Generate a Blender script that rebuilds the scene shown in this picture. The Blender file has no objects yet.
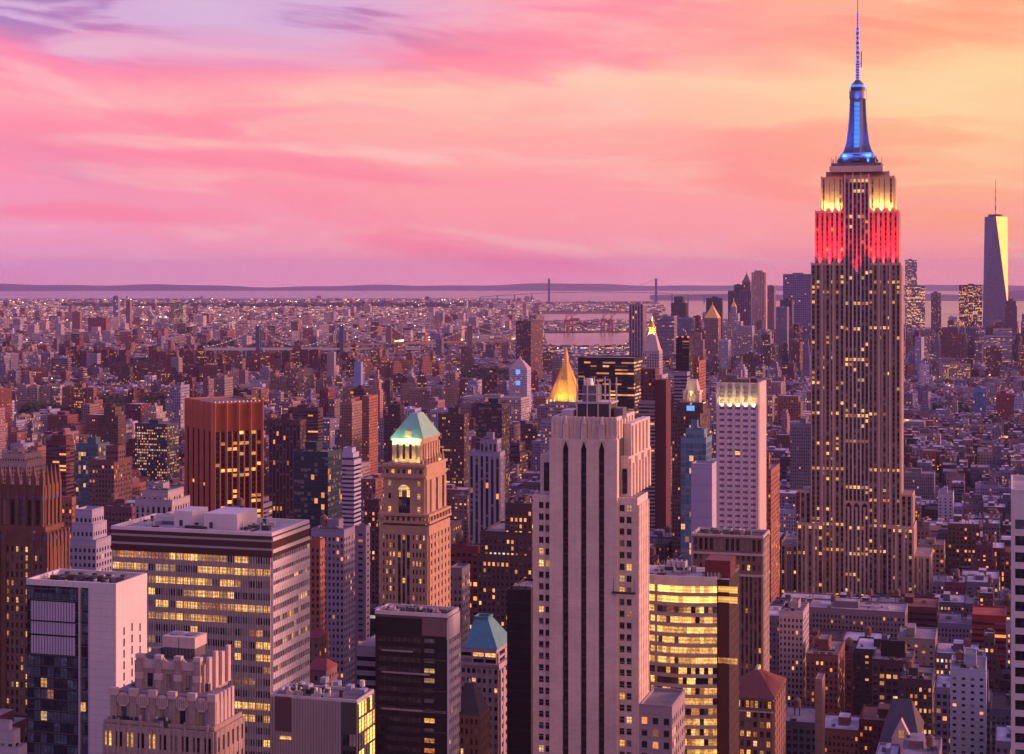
import bpy, math, random
from mathutils import Vector, Matrix
R = random.Random(7)
sc = bpy.context.scene
COL = sc.collection
# ---------------------------------------------------------------- camera
H, F, EY, W2 = 255.0, 1740.0, 272.0, 512.0      # eye height (m), focal length and eye line (px)
cam = bpy.data.objects.new('camera', bpy.data.cameras.new('camera'))
COL.objects.link(cam)
cam.location = (0, 0, H); cam.rotation_euler = (math.radians(90), 0, 0)
cam.data.sensor_width = 36; cam.data.lens = 36 * F / 1024
cam.data.shift_y = -(377 - EY) / 1024
cam.data.clip_start = 5; cam.data.clip_end = 150000
sc.camera = cam
# ---------------------------------------------------------------- view, world, sun
sc.view_settings.view_transform = 'Standard'; sc.view_settings.look = 'None'
sc.view_settings.gamma = 1; sc.view_settings.exposure = 0.0
cy = sc.cycles
cy.use_denoising = True
cy.max_bounces = 5; cy.diffuse_bounces = 2; cy.glossy_bounces = 2; cy.volume_bounces = 1; cy.transmission_bounces = 2
cy.use_adaptive_sampling = True; cy.adaptive_threshold = 0.02
cy.sample_clamp_indirect = 6
SUN_AZ, SUN_EL = math.radians(84), math.radians(11)   # azimuth from +Y towards +X (west-south-west, low)

def lin(c):
    return tuple(((v / 255) / 12.92 if v / 255 <= .04045 else ((v / 255 + .055) / 1.055) ** 2.4) for v in c)

class NG:
    """a small helper round a node tree"""
    def __init__(s, t): s.t = t; t.nodes.clear()
    def put(s, sock, v):
        if v is None: return
        if isinstance(v, bpy.types.NodeSocket): s.t.links.new(v, sock)
        else:
            if sock.type == 'RGBA' and len(v) == 3: v = (*v, 1)
            sock.default_value = v
    def n(s, typ, ins=None, **kw):
        nd = s.t.nodes.new('ShaderNode' + typ)
        for k, v in kw.items(): setattr(nd, k, v)
        for k, v in (ins or {}).items(): s.put(nd.inputs[k], v)
        return nd
    def m(s, op, a, b=None, c=None, clamp=False):
        nd = s.n('Math', operation=op, use_clamp=clamp)
        for i, v in enumerate((a, b, c)): s.put(nd.inputs[i], v)
        return nd.outputs[0]
    def mix(s, f, a, b, blend='MIX'):
        nd = s.n('Mix', data_type='RGBA', blend_type=blend)
        s.put(nd.inputs[0], f); s.put(nd.inputs[6], a); s.put(nd.inputs[7], b)
        return nd.outputs[2]
    def noise(s, vec, scale, detail=2, rough=.5, col=False):
        nd = s.n('TexNoise', {'Vector': vec, 'Scale': scale, 'Detail': detail, 'Roughness': rough})
        return nd.outputs[1 if col else 0]
    def white(s, x, y, z=0.0):
        v = s.n('CombineXYZ', {0: x, 1: y, 2: z})
        return s.n('TexWhiteNoise', {'Vector': v.outputs[0]}, noise_dimensions='3D')
    def ramp(s, f, stops, interp='LINEAR'):
        nd = s.n('ValToRGB', {0: f}); r = nd.color_ramp; r.interpolation = interp
        while len(r.elements) < len(stops): r.elements.new(0.5)
        for e, (p, c) in zip(r.elements, stops): e.position = p; e.color = (*c, 1)
        return nd.outputs[0]
    def smooth(s, v, a, b):
        nd = s.n('MapRange', {0: v, 1: a, 2: b}, interpolation_type='SMOOTHSTEP'); return nd.outputs[0]

def build_world():
    w = bpy.data.worlds.new('World'); sc.world = w; w.use_nodes = True
    g = NG(w.node_tree)
    d = g.n('TexCoord').outputs['Generated']
    sp = g.n('SeparateXYZ', {0: d}); x, y, z = sp.outputs
    hor = g.m('SQRT', g.m('ADD', g.m('MULTIPLY', x, x), g.m('MULTIPLY', y, y)))
    el = g.m('DIVIDE', z, g.m('MAXIMUM', hor, .01))            # tan of elevation
    az = g.m('DIVIDE', x, g.m('MAXIMUM', hor, .01))            # sine of azimuth
    # streaky high cloud: coordinates stretched along the horizon, slightly tilted
    tilt = g.m('ADD', el, g.m('MULTIPLY', az, .07))
    vec = g.n('CombineXYZ', {0: g.m('MULTIPLY', az, 4.2), 1: g.m('MULTIPLY', tilt, 25.0), 2: g.m('MULTIPLY', y, .8)}).outputs[0]
    wv = g.noise(vec, 1.0, 2, .5, col=True)
    vec2 = g.n('VectorMath', {0: vec, 1: g.n('VectorMath', {0: wv, 3: 1.3}, operation='SCALE').outputs[0]}, operation='ADD').outputs[0]
    n1 = g.noise(vec2, 1.0, 5, .5)
    n2 = g.noise(vec2, 1.9, 5, .52)
    n3 = g.noise(vec2, .6, 4, .5)
    wob = g.m('ADD', g.m('MULTIPLY', g.m('SUBTRACT', n1, .5), .075), g.m('MULTIPLY', g.m('SUBTRACT', n3, .5), .05))
    e = g.m('ADD', el, wob)
    e = g.m('DIVIDE', e, .17, clamp=True)
    S = lambda *a: [(p, lin(c)) for p, c in a]
    L = g.ramp(e, S((0, (244, 162, 196)), (.16, (246, 154, 188)), (.34, (252, 142, 176)), (.50, (255, 142, 170)), (.64, (255, 164, 178)), (.74, (255, 134, 172)), (.86, (224, 142, 190)), (1, (206, 160, 214))))
    C = g.ramp(e, S((0, (255, 158, 176)), (.18, (255, 156, 168)), (.34, (255, 158, 164)), (.52, (255, 182, 168)), (.64, (255, 200, 178)), (.76, (255, 150, 166)), (1, (252, 132, 166))))
    RR = g.ramp(e, S((0, (255, 156, 150)), (.16, (255, 164, 150)), (.34, (255, 180, 142)), (.5, (255, 204, 152)), (.62, (255, 212, 156)), (.76, (255, 188, 140)), (1, (255, 164, 134))))
    t1 = g.smooth(az, -.30, .0); t2 = g.smooth(az, .0, .27)
    col = g.mix(t2, g.mix(t1, L, C), RR)
    # cloud texture: pale wisps and lilac-grey patches
    pale = g.m('MULTIPLY', g.smooth(n2, .50, .70), .48)
    col = g.mix(pale, col, g.mix(t2, lin((255, 204, 198)), lin((255, 216, 168))))
    rosy = g.m('MULTIPLY', g.smooth(g.noise(vec2, 1.2, 5, .5), .46, .66), .62)
    col = g.mix(rosy, col, g.mix(t2, lin((255, 124, 158)), lin((255, 150, 118))))
    band = g.m('MULTIPLY', g.smooth(e, .70, .88), g.m('SUBTRACT', 1.0, g.smooth(az, -.12, .04)))
    grey = g.m('MULTIPLY', g.smooth(n1, .30, .46), band)
    col = g.mix(g.m('MULTIPLY', grey, .72), col, g.mix(g.smooth(n2, .44, .55), lin((152, 122, 186)), lin((206, 182, 226))))
    lowl = g.m('MULTIPLY', g.m('MULTIPLY', g.smooth(n1, .5, .64), g.m('SUBTRACT', 1.0, g.smooth(az, -.3, -.18))), g.m('SUBTRACT', 1.0, g.smooth(e, .3, .65)))
    col = g.mix(g.m('MULTIPLY', lowl, .45), col, lin((178, 138, 190)))
    # above the clouds the dusk sky turns violet blue, brighter in the west
    zen = g.mix(g.smooth(az, -.9, .9), (.15, .20, .80), (.26, .25, .84))
    col = g.mix(g.smooth(el, .22, 1.1), col, zen)
    back = g.smooth(y, .15, -.5)                                # north and behind: calmer lilac afterglow
    col = g.mix(g.m('MULTIPLY', back, .75), col, g.mix(g.smooth(az, -.65, .45), (.09, .11, .40), (1.25, .62, .62)))
    sdv = (math.sin(SUN_AZ), math.cos(SUN_AZ), .12)
    dt = g.n('VectorMath', {0: d, 1: sdv}, operation='DOT_PRODUCT').outputs[1]
    glow = g.m('POWER', g.m('MAXIMUM', dt, 0.0), 14.0)
    col = g.n('VectorMath', {0: col, 1: g.n('VectorMath', {0: (1.5, .62, .22), 3: g.m('MULTIPLY', glow, 1.4)}, operation='SCALE').outputs[0]}, operation='ADD').outputs[0]
    sky = g.n('TexSky', sky_type='NISHITA', sun_disc=False, sun_elevation=SUN_EL, sun_rotation=SUN_AZ)
    nb = g.n('Background', {0: sky.outputs[0], 1: .006})
    bg = g.n('Background', {0: col, 1: 1.0})
    ad = g.n('AddShader', {0: bg.outputs[0], 1: nb.outputs[0]})
    g.n('OutputWorld', {0: ad.outputs[0]})
build_world()
w_ = sc.world; w_.cycles.sampling_method = 'MANUAL'; w_.cycles.sample_map_resolution = 512
sun = bpy.data.objects.new('sun', bpy.data.lights.new('sun', 'SUN')); COL.objects.link(sun)
sun.data.energy = 4.4; sun.data.angle = math.radians(14); sun.data.color = (1, .40, .31)
sd = Vector((math.sin(SUN_AZ) * math.cos(SUN_EL), math.cos(SUN_AZ) * math.cos(SUN_EL), math.sin(SUN_EL)))
sun.rotation_euler = sd.to_track_quat('Z', 'Y').to_euler()

# ---------------------------------------------------------------- materials
M = {}
def mat(name):
    m = bpy.data.materials.new(name); m.use_nodes = True; M[name] = m
    return m, NG(m.node_tree)
def out(g, sh, vol=None):
    o = g.n('OutputMaterial')
    if sh: g.t.links.new(sh.outputs[0], o.inputs[0])
    if vol: g.t.links.new(vol.outputs[0], o.inputs[1])
def plain(name, c, rough=.8, metal=0, var=.25, scale=.15, emit=None, es=0, bump=0, joints=0):
    m, g = mat(name)
    pos = g.n('NewGeometry').outputs['Position']
    nz = g.noise(pos, scale, 5, .6)
    nz2 = g.noise(pos, scale * 14, 2, .6)
    f = g.m('ADD', g.m('MULTIPLY', g.m('SUBTRACT', nz, .5), var * 2.4), g.m('MULTIPLY', g.m('SUBTRACT', nz2, .5), var))
    sx = g.n('SeparateXYZ', {0: pos}); sv = g.n('CombineXYZ', {0: sx.outputs[0], 1: sx.outputs[1], 2: g.m('MULTIPLY', sx.outputs[2], .03)})
    st = g.noise(sv.outputs[0], .8, 4, .7)                       # rain streaks down the walls
    f = g.m('ADD', f, g.m('MULTIPLY', g.m('SUBTRACT', st, .5), var * 1.6))
    if joints:
        bv = g.n('CombineXYZ', {0: g.m('ADD', sx.outputs[0], g.m('MULTIPLY', sx.outputs[1], .8)), 1: sx.outputs[2]})
        br = g.n('TexBrick', {'Vector': bv.outputs[0], 'Color1': (.25, .25, .25, 1), 'Color2': (.75, .75, .75, 1), 'Mortar': (0, 0, 0, 1), 'Scale': 1.0, 'Mortar Size': .05, 'Brick Width': 1.9, 'Row Height': .95})
        f = g.m('ADD', f, g.m('MULTIPLY', g.m('SUBTRACT', g.n('SeparateColor', {0: br.outputs[0]}).outputs[0], .5), joints))
    c2 = g.n('VectorMath', {0: g.n('RGB').outputs[0], 3: g.m('ADD', f, 1.0)}, operation='SCALE')
    c2.inputs[0].links[0].from_node.outputs[0].default_value = (*c, 1)
    p = g.n('BsdfPrincipled', {'Base Color': c2.outputs[0], 'Roughness': rough, 'Metallic': metal})
    if emit: p.inputs['Emission Color'].default_value = (*emit, 1); p.inputs['Emission Strength'].default_value = es
    if bump:
        b = g.n('Bump', {'Height': nz2, 'Strength': bump, 'Distance': .3}); g.put(p.inputs['Normal'], b.outputs[0])
    out(g, p); return m

def facade(name, curtain=False):
    """walls of the ordinary buildings: masonry or curtain wall with storeys and bays in UV space"""
    m, g = mat(name)
    uv = g.n('UVMap').outputs[0]; sp = g.n('SeparateXYZ', {0: uv}); u, v = sp.outputs[0], sp.outputs[1]
    tint = g.n('Attribute', attribute_name='tint').outputs['Color']
    pa = g.n('Attribute', attribute_name='par')
    ps = g.n('SeparateXYZ', {0: pa.outputs['Vector']}); wr, hr, lp = ps.outputs
    fu = g.m('FRACT', u); fv = g.m('FRACT', v); cu = g.m('FLOOR', u); cv = g.m('FLOOR', v)
    inx = g.m('LESS_THAN', g.m('ABSOLUTE', g.m('SUBTRACT', fu, .5)), g.m('MULTIPLY', wr, .5))
    iny = g.m('LESS_THAN', g.m('ABSOLUTE', g.m('SUBTRACT', fv, .5)), g.m('MULTIPLY', hr, .5))
    win = g.m('MULTIPLY', g.m('MULTIPLY', inx, iny), g.m('LESS_THAN', v, 0.0))
    w1 = g.white(cu, cv); r1 = w1.outputs[0]
    rc = g.n('SeparateColor', {0: w1.outputs[1]})
    cl = g.white(g.m('FLOOR', g.m('DIVIDE', u, 6.0)), cv, 3.0).outputs[0]
    pl = g.m('MULTIPLY', lp, g.m('ADD', .35, g.m('MULTIPLY', g.m('POWER', cl, 5.0), 3.6)))
    lit = g.m('MULTIPLY', g.m('LESS_THAN', r1, pl), win)
    pos = g.n('NewGeometry').outputs['Position']
    big = g.noise(pos, .045, 4, .6)
    fine = g.noise(pos, .9, 3, .7)
    shade = g.m('ADD', .62, g.m('ADD', g.m('MULTIPLY', big, .5), g.m('MULTIPLY', fine, .28)))
    belt = g.m('MULTIPLY', g.m('LESS_THAN', fv, .1), .14)
    shade = g.m('SUBTRACT', shade, belt)
    wall = g.n('VectorMath', {0: tint, 3: shade}, operation='SCALE').outputs[0]
    blind = g.m('GREATER_THAN', rc.outputs[1], .72)
    bl2 = g.m('MULTIPLY', blind, g.m('GREATER_THAN', fv, g.m('ADD', .3, g.m('MULTIPLY', rc.outputs[2], .4))))
    if curtain:
        gl = g.mix(.75, (.03, .035, .05), tint)
        gl = g.mix(g.m('MULTIPLY', rc.outputs[2], .45), gl, (.02, .022, .03))
    else:
        gl = (.018, .02, .03)
    gcol = g.mix(g.m('MULTIPLY', bl2, .55), gl, (.30, .27, .26))
    base = g.mix(win, wall, gcol)
    rough = g.m('ADD', g.m('MULTIPLY', win, -.68), .85)
    ecol = g.ramp(rc.outputs[0], [(0, (1, .30, .06)), (.35, (1, .44, .13)), (.8, (1, .60, .26)), (1, (.75, .85, 1))])
    room = g.noise(pos, .8, 3, .7)
    zp = g.n('SeparateXYZ', {0: pos}).outputs[2]
    shop = g.m('MULTIPLY', g.m('MULTIPLY', g.m('LESS_THAN', zp, 6.2), g.m('GREATER_THAN', zp, 2.9)), g.smooth(g.noise(pos, .10, 2, .6), .45, .6))
    es = g.m('MULTIPLY', lit, g.m('MULTIPLY', g.m('ADD', .25, g.m('MULTIPLY', rc.outputs[1], 1.1)), g.m('ADD', .1, g.m('MULTIPLY', room, 1.9))))
    es = g.m('ADD', es, g.m('MULTIPLY', shop, 1.3))
    b = g.n('Bump', {'Height': g.m('SUBTRACT', g.m('MULTIPLY', fine, .2), win), 'Strength': .5, 'Distance': .25})
    p = g.n('BsdfPrincipled', {'Base Color': base, 'Roughness': rough, 'Emission Color': ecol, 'Emission Strength': es, 'Normal': b.outputs[0]})
    out(g, p); return m
facade('masonry'); facade('curtain_wall', True)

def roofmat():
    m, g = mat('roofing')
    tint = g.n('Attribute', attribute_name='tint').outputs['Color']
    pos = g.n('NewGeometry').outputs['Position']
    n = g.noise(pos, .12, 5, .7); n2 = g.noise(pos, 1.4, 3, .7)
    v = g.n('TexVoronoi', {'Vector': pos, 'Scale': .16}, feature='F1')
    vs = g.n('SeparateColor', {0: v.outputs['Color']})
    f = g.m('ADD', g.m('ADD', .25, n), g.m('ADD', g.m('MULTIPLY', n2, .4), g.m('MULTIPLY', g.m('SUBTRACT', vs.outputs[0], .5), .5)))
    c = g.n('VectorMath', {0: tint, 3: f}, operation='SCALE').outputs[0]
    b = g.n('Bump', {'Height': n2, 'Strength': .4, 'Distance': .2})
    out(g, g.n('BsdfPrincipled', {'Base Color': c, 'Roughness': .8, 'Normal': b.outputs[0]})); return m
roofmat()

def litpane(name, c, s, contrast=1.0):
    m, g = mat(name)
    pos = g.n('NewGeometry').outputs['Position']
    r = g.noise(pos, 1.1, 5, .8); r2 = g.noise(pos, .12, 1, .5)
    zz = g.n('SeparateXYZ', {0: pos}).outputs[2]
    rnd = g.m('FRACT', g.m('ADD', g.n('ObjectInfo').outputs['Random'], g.n('NewGeometry').outputs['Random Per Island']))
    rnd2 = g.m('FRACT', g.m('MULTIPLY', rnd, 7.31))
    e = g.m('MULTIPLY', g.m('POWER', g.m('MULTIPLY', r, 1.9), 2.2 * contrast), g.m('ADD', .15, r2))
    e = g.m('MULTIPLY', e, g.m('ADD', .35, g.m('MULTIPLY', rnd, 1.1)))
    zf = g.m('FRACT', g.m('DIVIDE', zz, 1.17)); e = g.m('MULTIPLY', e, g.m('ADD', .75, g.m('MULTIPLY', g.smooth(zf, .6, .9), .6)))
    c = g.mix(g.m('MULTIPLY', rnd2, .5), c, (1, .45, .12) if c[1] > .4 else (1, .6, .2))
    p = g.n('BsdfPrincipled', {'Base Color': (.06, .05, .04), 'Roughness': .15, 'Emission Color': c, 'Emission Strength': g.m('MULTIPLY', e, s)})
    out(g, p)
def glass(name, c, rough=.08, spec=.5):
    m, g = mat(name)
    pos = g.n('NewGeometry').outputs['Position']
    n = g.noise(pos, .25, 3, .6); k = g.noise(pos, .5, 2)
    cc = g.mix(g.smooth(k, .5, .7), c, tuple(min(1, q * 2.2 + .02) for q in c))
    b = g.n('Bump', {'Height': n, 'Strength': .12, 'Distance': .4})
    out(g, g.n('BsdfPrincipled', {'Base Color': cc, 'Roughness': rough, 'Specular IOR Level': spec, 'Normal': b.outputs[0]}))
glass('pane_dark', (.012, .013, .02)); glass('pane_blue', (.06, .09, .12)); plain('pane_blind', (.26, .22, .22), .6, 0, .3, .5)
litpane('pane_yellow', (1, .46, .10), 2.1, 1.2); litpane('pane_orange', (1, .28, .06), .95, 1.5); litpane('pane_white', (1, .62, .28), 1.25, .8)
litpane('pane_flood', (1, .47, .09), 4.2, .3)
PANES = ['pane_dark', 'pane_blue', 'pane_blind', 'pane_yellow', 'pane_orange', 'pane_white', 'pane_flood']
plain('limestone', (.62, .50, .45), .85, 0, .2, .12, bump=.3, joints=.22)
plain('esb_stone', (.50, .36, .30), .85, 0, .2, .1, bump=.3)
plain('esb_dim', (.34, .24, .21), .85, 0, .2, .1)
plain('esb_spandrel', (.10, .06, .055), .7, 0, .3, .3)
plain('dark_spandrel', (.05, .045, .05), .55, 0, .3, .3)
plain('grey_metal', (.17, .17, .19), .45, .6, .2, .3)
plain('pale_metal', (.55, .53, .55), .45, .5, .2, .3)
plain('white_panel', (.58, .54, .58), .6, 0, .14, .08, joints=.05)
plain('black_panel', (.014, .011, .015), .75, 0, .3, .1)
plain('pink_stone', (.33, .26, .245), .85, 0, .3, .15, bump=.4, joints=.25)
plain('tan_brick', (.42, .28, .20), .85, 0, .25, .2, bump=.3, joints=.12)
plain('gothic_brick', (.15, .072, .055), .85, 0, .3, .2, bump=.4, joints=.2)
plain('orange_brick', (.50, .15, .075), .8, 0, .2, .1, bump=.2)
plain('brown_brick', (.17, .10, .075), .85, 0, .25, .2, bump=.4)
plain('grey_panel', (.30, .28, .31), .6, 0, .12, .1)
plain('copper_green', (.20, .47, .38), .6, .1, .2, .3)
plain('copper_teal', (.10, .30, .33), .5, .2, .25, .3)
plain('red_tile', (.17, .05, .045), .75, 0, .35, .6, bump=.6)
plain('slate', (.045, .04, .055), .6, 0, .3, .5, bump=.4)
plain('gold_leaf', (.88, .55, .12), .45, .15, .15, .4)
plain('bluish_tile', (.06, .09, .38), .5, 0, .2, 1)
plain('dark_metal', (.06, .06, .07), .5, .4, .2, 1)
plain('wood_tank', (.16, .10, .08), .85, 0, .3, .8)
plain('steel_blue', (.07, .10, .19), .6, .3, .2, .02)
plain('far_stone', (.20, .14, .13), .85, 0, .2, .02)
plain('crane_red', (.42, .06, .06), .6, 0, .2, .02)
plain('antenna_red', (.5, .08, .08), .6); plain('antenna_white', (.7, .68, .7), .6)
plain('blue_tube', (.05, .1, .5), .4, emit=(.02, .12, 1), es=1.5)
plain('blue_glow', (.05, .1, .5), .4, emit=(.03, .20, 1), es=1.5)
plain('lamp_warm', (.8, .5, .2), .5, emit=(1, .48, .12), es=6)
plain('lamp_cool', (.8, .8, .8), .5, emit=(1, .85, .6), es=5)
plain('lamp_red', (.6, .1, .1), .5, emit=(1, .08, .05), es=4)
plain('billboard_blue', (.1, .2, .6), .5, emit=(.1, .35, 1), es=1.3)
def leafmat():
    m, g = mat('foliage')
    pos = g.n('NewGeometry').outputs['Position']
    n = g.noise(pos, .3, 4, .7)
    out(g, g.n('BsdfPrincipled', {'Base Color': g.mix(n, (.018, .03, .015), (.07, .085, .04)), 'Roughness': .8}))
leafmat()
def groundmats():
    m, g = mat('asphalt')
    pos = g.n('NewGeometry').outputs['Position']
    n = g.noise(pos, .02, 6, .7)
    c = g.mix(n, (.03, .03, .036), (.075, .07, .075)); out(g, g.n('BsdfPrincipled', {'Base Color': c, 'Roughness': .8}))
    m, g = mat('city_ground')
    pos = g.n('NewGeometry').outputs['Position']
    n = g.noise(pos, .012, 8, .8); n2 = g.noise(pos, .002, 4, .7)
    c = g.mix(g.smooth(n, .35, .65), (.03, .035, .04), (.16, .13, .13)); c = g.mix(g.smooth(n2, .45, .65), c, (.04, .05, .035))
    out(g, g.n('BsdfPrincipled', {'Base Color': c, 'Roughness': .9}))
    m, g = mat('bay_water')
    pos = g.n('NewGeometry').outputs['Position']
    n = g.noise(pos, .03, 5, .6); n2 = g.noise(pos, .0012, 3, .6)
    b = g.n('Bump', {'Height': n, 'Strength': .10, 'Distance': 2.0})
    out(g, g.n('BsdfPrincipled', {'Base Color': (.10, .08, .12), 'Roughness': g.m('ADD', .12, g.m('MULTIPLY', n2, .2)), 'Normal': b.outputs[0], 'Specular IOR Level': .8}))
    m, g = mat('wooded_hill')
    pos = g.n('NewGeometry').outputs['Position']
    n = g.noise(pos, .004, 6, .7)
    out(g, g.n('BsdfPrincipled', {'Base Color': g.mix(n, (.03, .035, .05), (.10, .09, .10)), 'Roughness': .95}))
groundmats()

# ---------------------------------------------------------------- mesh builder
EARTH = 2 * 6371000 * 7 / 6
def gz(x, y): return -(x * x + y * y) / EARTH       # the curve of the earth (with refraction)
WHITE = (.5, .5, .5)
class MB:
    def __init__(s): s.V = []; s.F = []; s.UV = []; s.MI = []; s.C = []; s.P = []; s.mats = []
    def mi(s, name):
        if name not in s.mats: s.mats.append(name)
        return s.mats.index(name)
    def add(s, verts, faces, m, uvs=None, col=WHITE, par=(0, 0, 0)):
        b = len(s.V); s.V += verts; k = s.mi(m)
        for i, f in enumerate(faces):
            s.F.append([b + j for j in f]); s.MI.append(k)
            s.UV.append(uvs[i] if uvs else [(0., 5.)] * len(f)); s.C.append(col); s.P.append(par)
    def prism(s, pts, z0, z1, m, top=None, pts1=None, col=WHITE, par=(0, 0, 0), bay=3.2, fl=3.5, seed=0, head=1.6, tcol=None, sides=True, bottom=False, T=None):
        """a column of walls over a convex outline (anticlockwise), optionally narrowing to pts1, with an optional top face"""
        n = len(pts); p1 = pts1 or pts
        vs = [(x, y, z0) for x, y in pts] + [(x, y, z1) for x, y in p1]
        if T: vs = [tuple(T @ Vector(v)) for v in vs]
        if sides:
            fs = []; us = []; v0 = (z0 - z1 + head) / fl; v1 = head / fl
            for i in range(n):
                j = (i + 1) % n
                L = math.dist(pts[i], pts[j]); nb = max(1, round(L / bay)); u0 = seed * 97 + i * 400 + 7
                fs.append((i, j, n + j, n + i)); us.append([(u0, v0), (u0 + nb, v0), (u0 + nb, v1), (u0, v1)])
            s.add(vs, fs, m, us, col, par)
            if top: s.add(vs[n:], [tuple(range(n))], top, None, tcol or col, par)
            if bottom: s.add(vs[:n], [tuple(range(n))[::-1]], m, None, col, par)
        elif top: s.add(vs[n:], [tuple(range(n))], top, None, tcol or col, par)
    def box(s, x0, x1, y0, y1, z0, z1, m, top='same', **k):
        s.prism([(x0, y0), (x1, y0), (x1, y1), (x0, y1)], z0, z1, m, m if top == 'same' else top, **k)
    def rim(s, x0, x1, y0, y1, z, h, t, m, col=WHITE, T=None):
        o = [(x0, y0), (x1, y0), (x1, y1), (x0, y1)]; i = [(x0 + t, y0 + t), (x1 - t, y0 + t), (x1 - t, y1 - t), (x0 + t, y1 - t)]
        vs = [(a, b, z) for a, b in o] + [(a, b, z + h) for a, b in o] + [(a, b, z + h) for a, b in i] + [(a, b, z) for a, b in i]
        if T: vs = [tuple(T @ Vector(v)) for v in vs]
        fs = []
        for a in range(4):
            b = (a + 1) % 4
            fs += [(a, b, 4 + b, 4 + a), (4 + a, 4 + b, 8 + b, 8 + a), (8 + a, 8 + b, 12 + b, 12 + a)]
        s.add(vs, fs, m, None, col)
    def cyl(s, x, y, z0, z1, r0, r1, m, n=12, cap=True, **k):
        a = [(x + r0 * math.cos(2 * math.pi * i / n), y + r0 * math.sin(2 * math.pi * i / n)) for i in range(n)]
        b = [(x + r1 * math.cos(2 * math.pi * i / n), y + r1 * math.sin(2 * math.pi * i / n)) for i in range(n)]
        s.prism(a, z0, z1, m, m if cap else None, pts1=b, **k)
    def bar(s, a, b, w, m, w2=None):
        a = Vector(a); b = Vector(b); d = b - a
        q = d.to_track_quat('Z', 'Y').to_matrix(); h = w / 2; h2 = (w2 or w) / 2
        vs = [tuple(a + q @ Vector((i * h, j * h, 0))) for i, j in ((-1, -1), (1, -1), (1, 1), (-1, 1))] + [tuple(b + q @ Vector((i * h2, j * h2, 0))) for i, j in ((-1, -1), (1, -1), (1, 1), (-1, 1))]
        s.add(vs, [(0, 1, 5, 4), (1, 2, 6, 5), (2, 3, 7, 6), (3, 0, 4, 7), (4, 5, 6, 7), (3, 2, 1, 0)], m)
    def build(s, name, parent=None, loc=None, rz=None, mesh_name=None):
        me = bpy.data.meshes.new(mesh_name or name)
        me.from_pydata(s.V, [], s.F)
        for n in s.mats: me.materials.append(M[n])
        me.polygons.foreach_set('material_index', s.MI)
        uv = me.uv_layers.new(name='UVMap'); fu = []
        ct = []; pt = []
        for f, us, c, p in zip(s.F, s.UV, s.C, s.P):
            for q in us: fu += q
            ct += (*c, 1.0) * len(f); pt += (*p, 1.0) * len(f)
        uv.data.foreach_set('uv', fu)
        a = me.color_attributes.new('tint', 'FLOAT_COLOR', 'CORNER'); a.data.foreach_set('color', ct)
        a = me.color_attributes.new('par', 'FLOAT_COLOR', 'CORNER'); a.data.foreach_set('color', pt)
        me.update()
        o = bpy.data.objects.new(name, me); COL.objects.link(o)
        if parent: o.parent = parent
        if loc is not None: o.location = loc
        if rz is not None: o.rotation_euler = (0, 0, rz)
        return o
def tag(o, label=None, cat=None, group=None, kind=None):
    for k, v in (('label', label), ('category', cat), ('group', group), ('kind', kind)):
        if v: o[k] = v
    return o
def empty(name, loc, rz=0):
    o = bpy.data.objects.new(name, None); COL.objects.link(o); o.location = loc; o.rotation_euler = (0, 0, rz); return o

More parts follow.
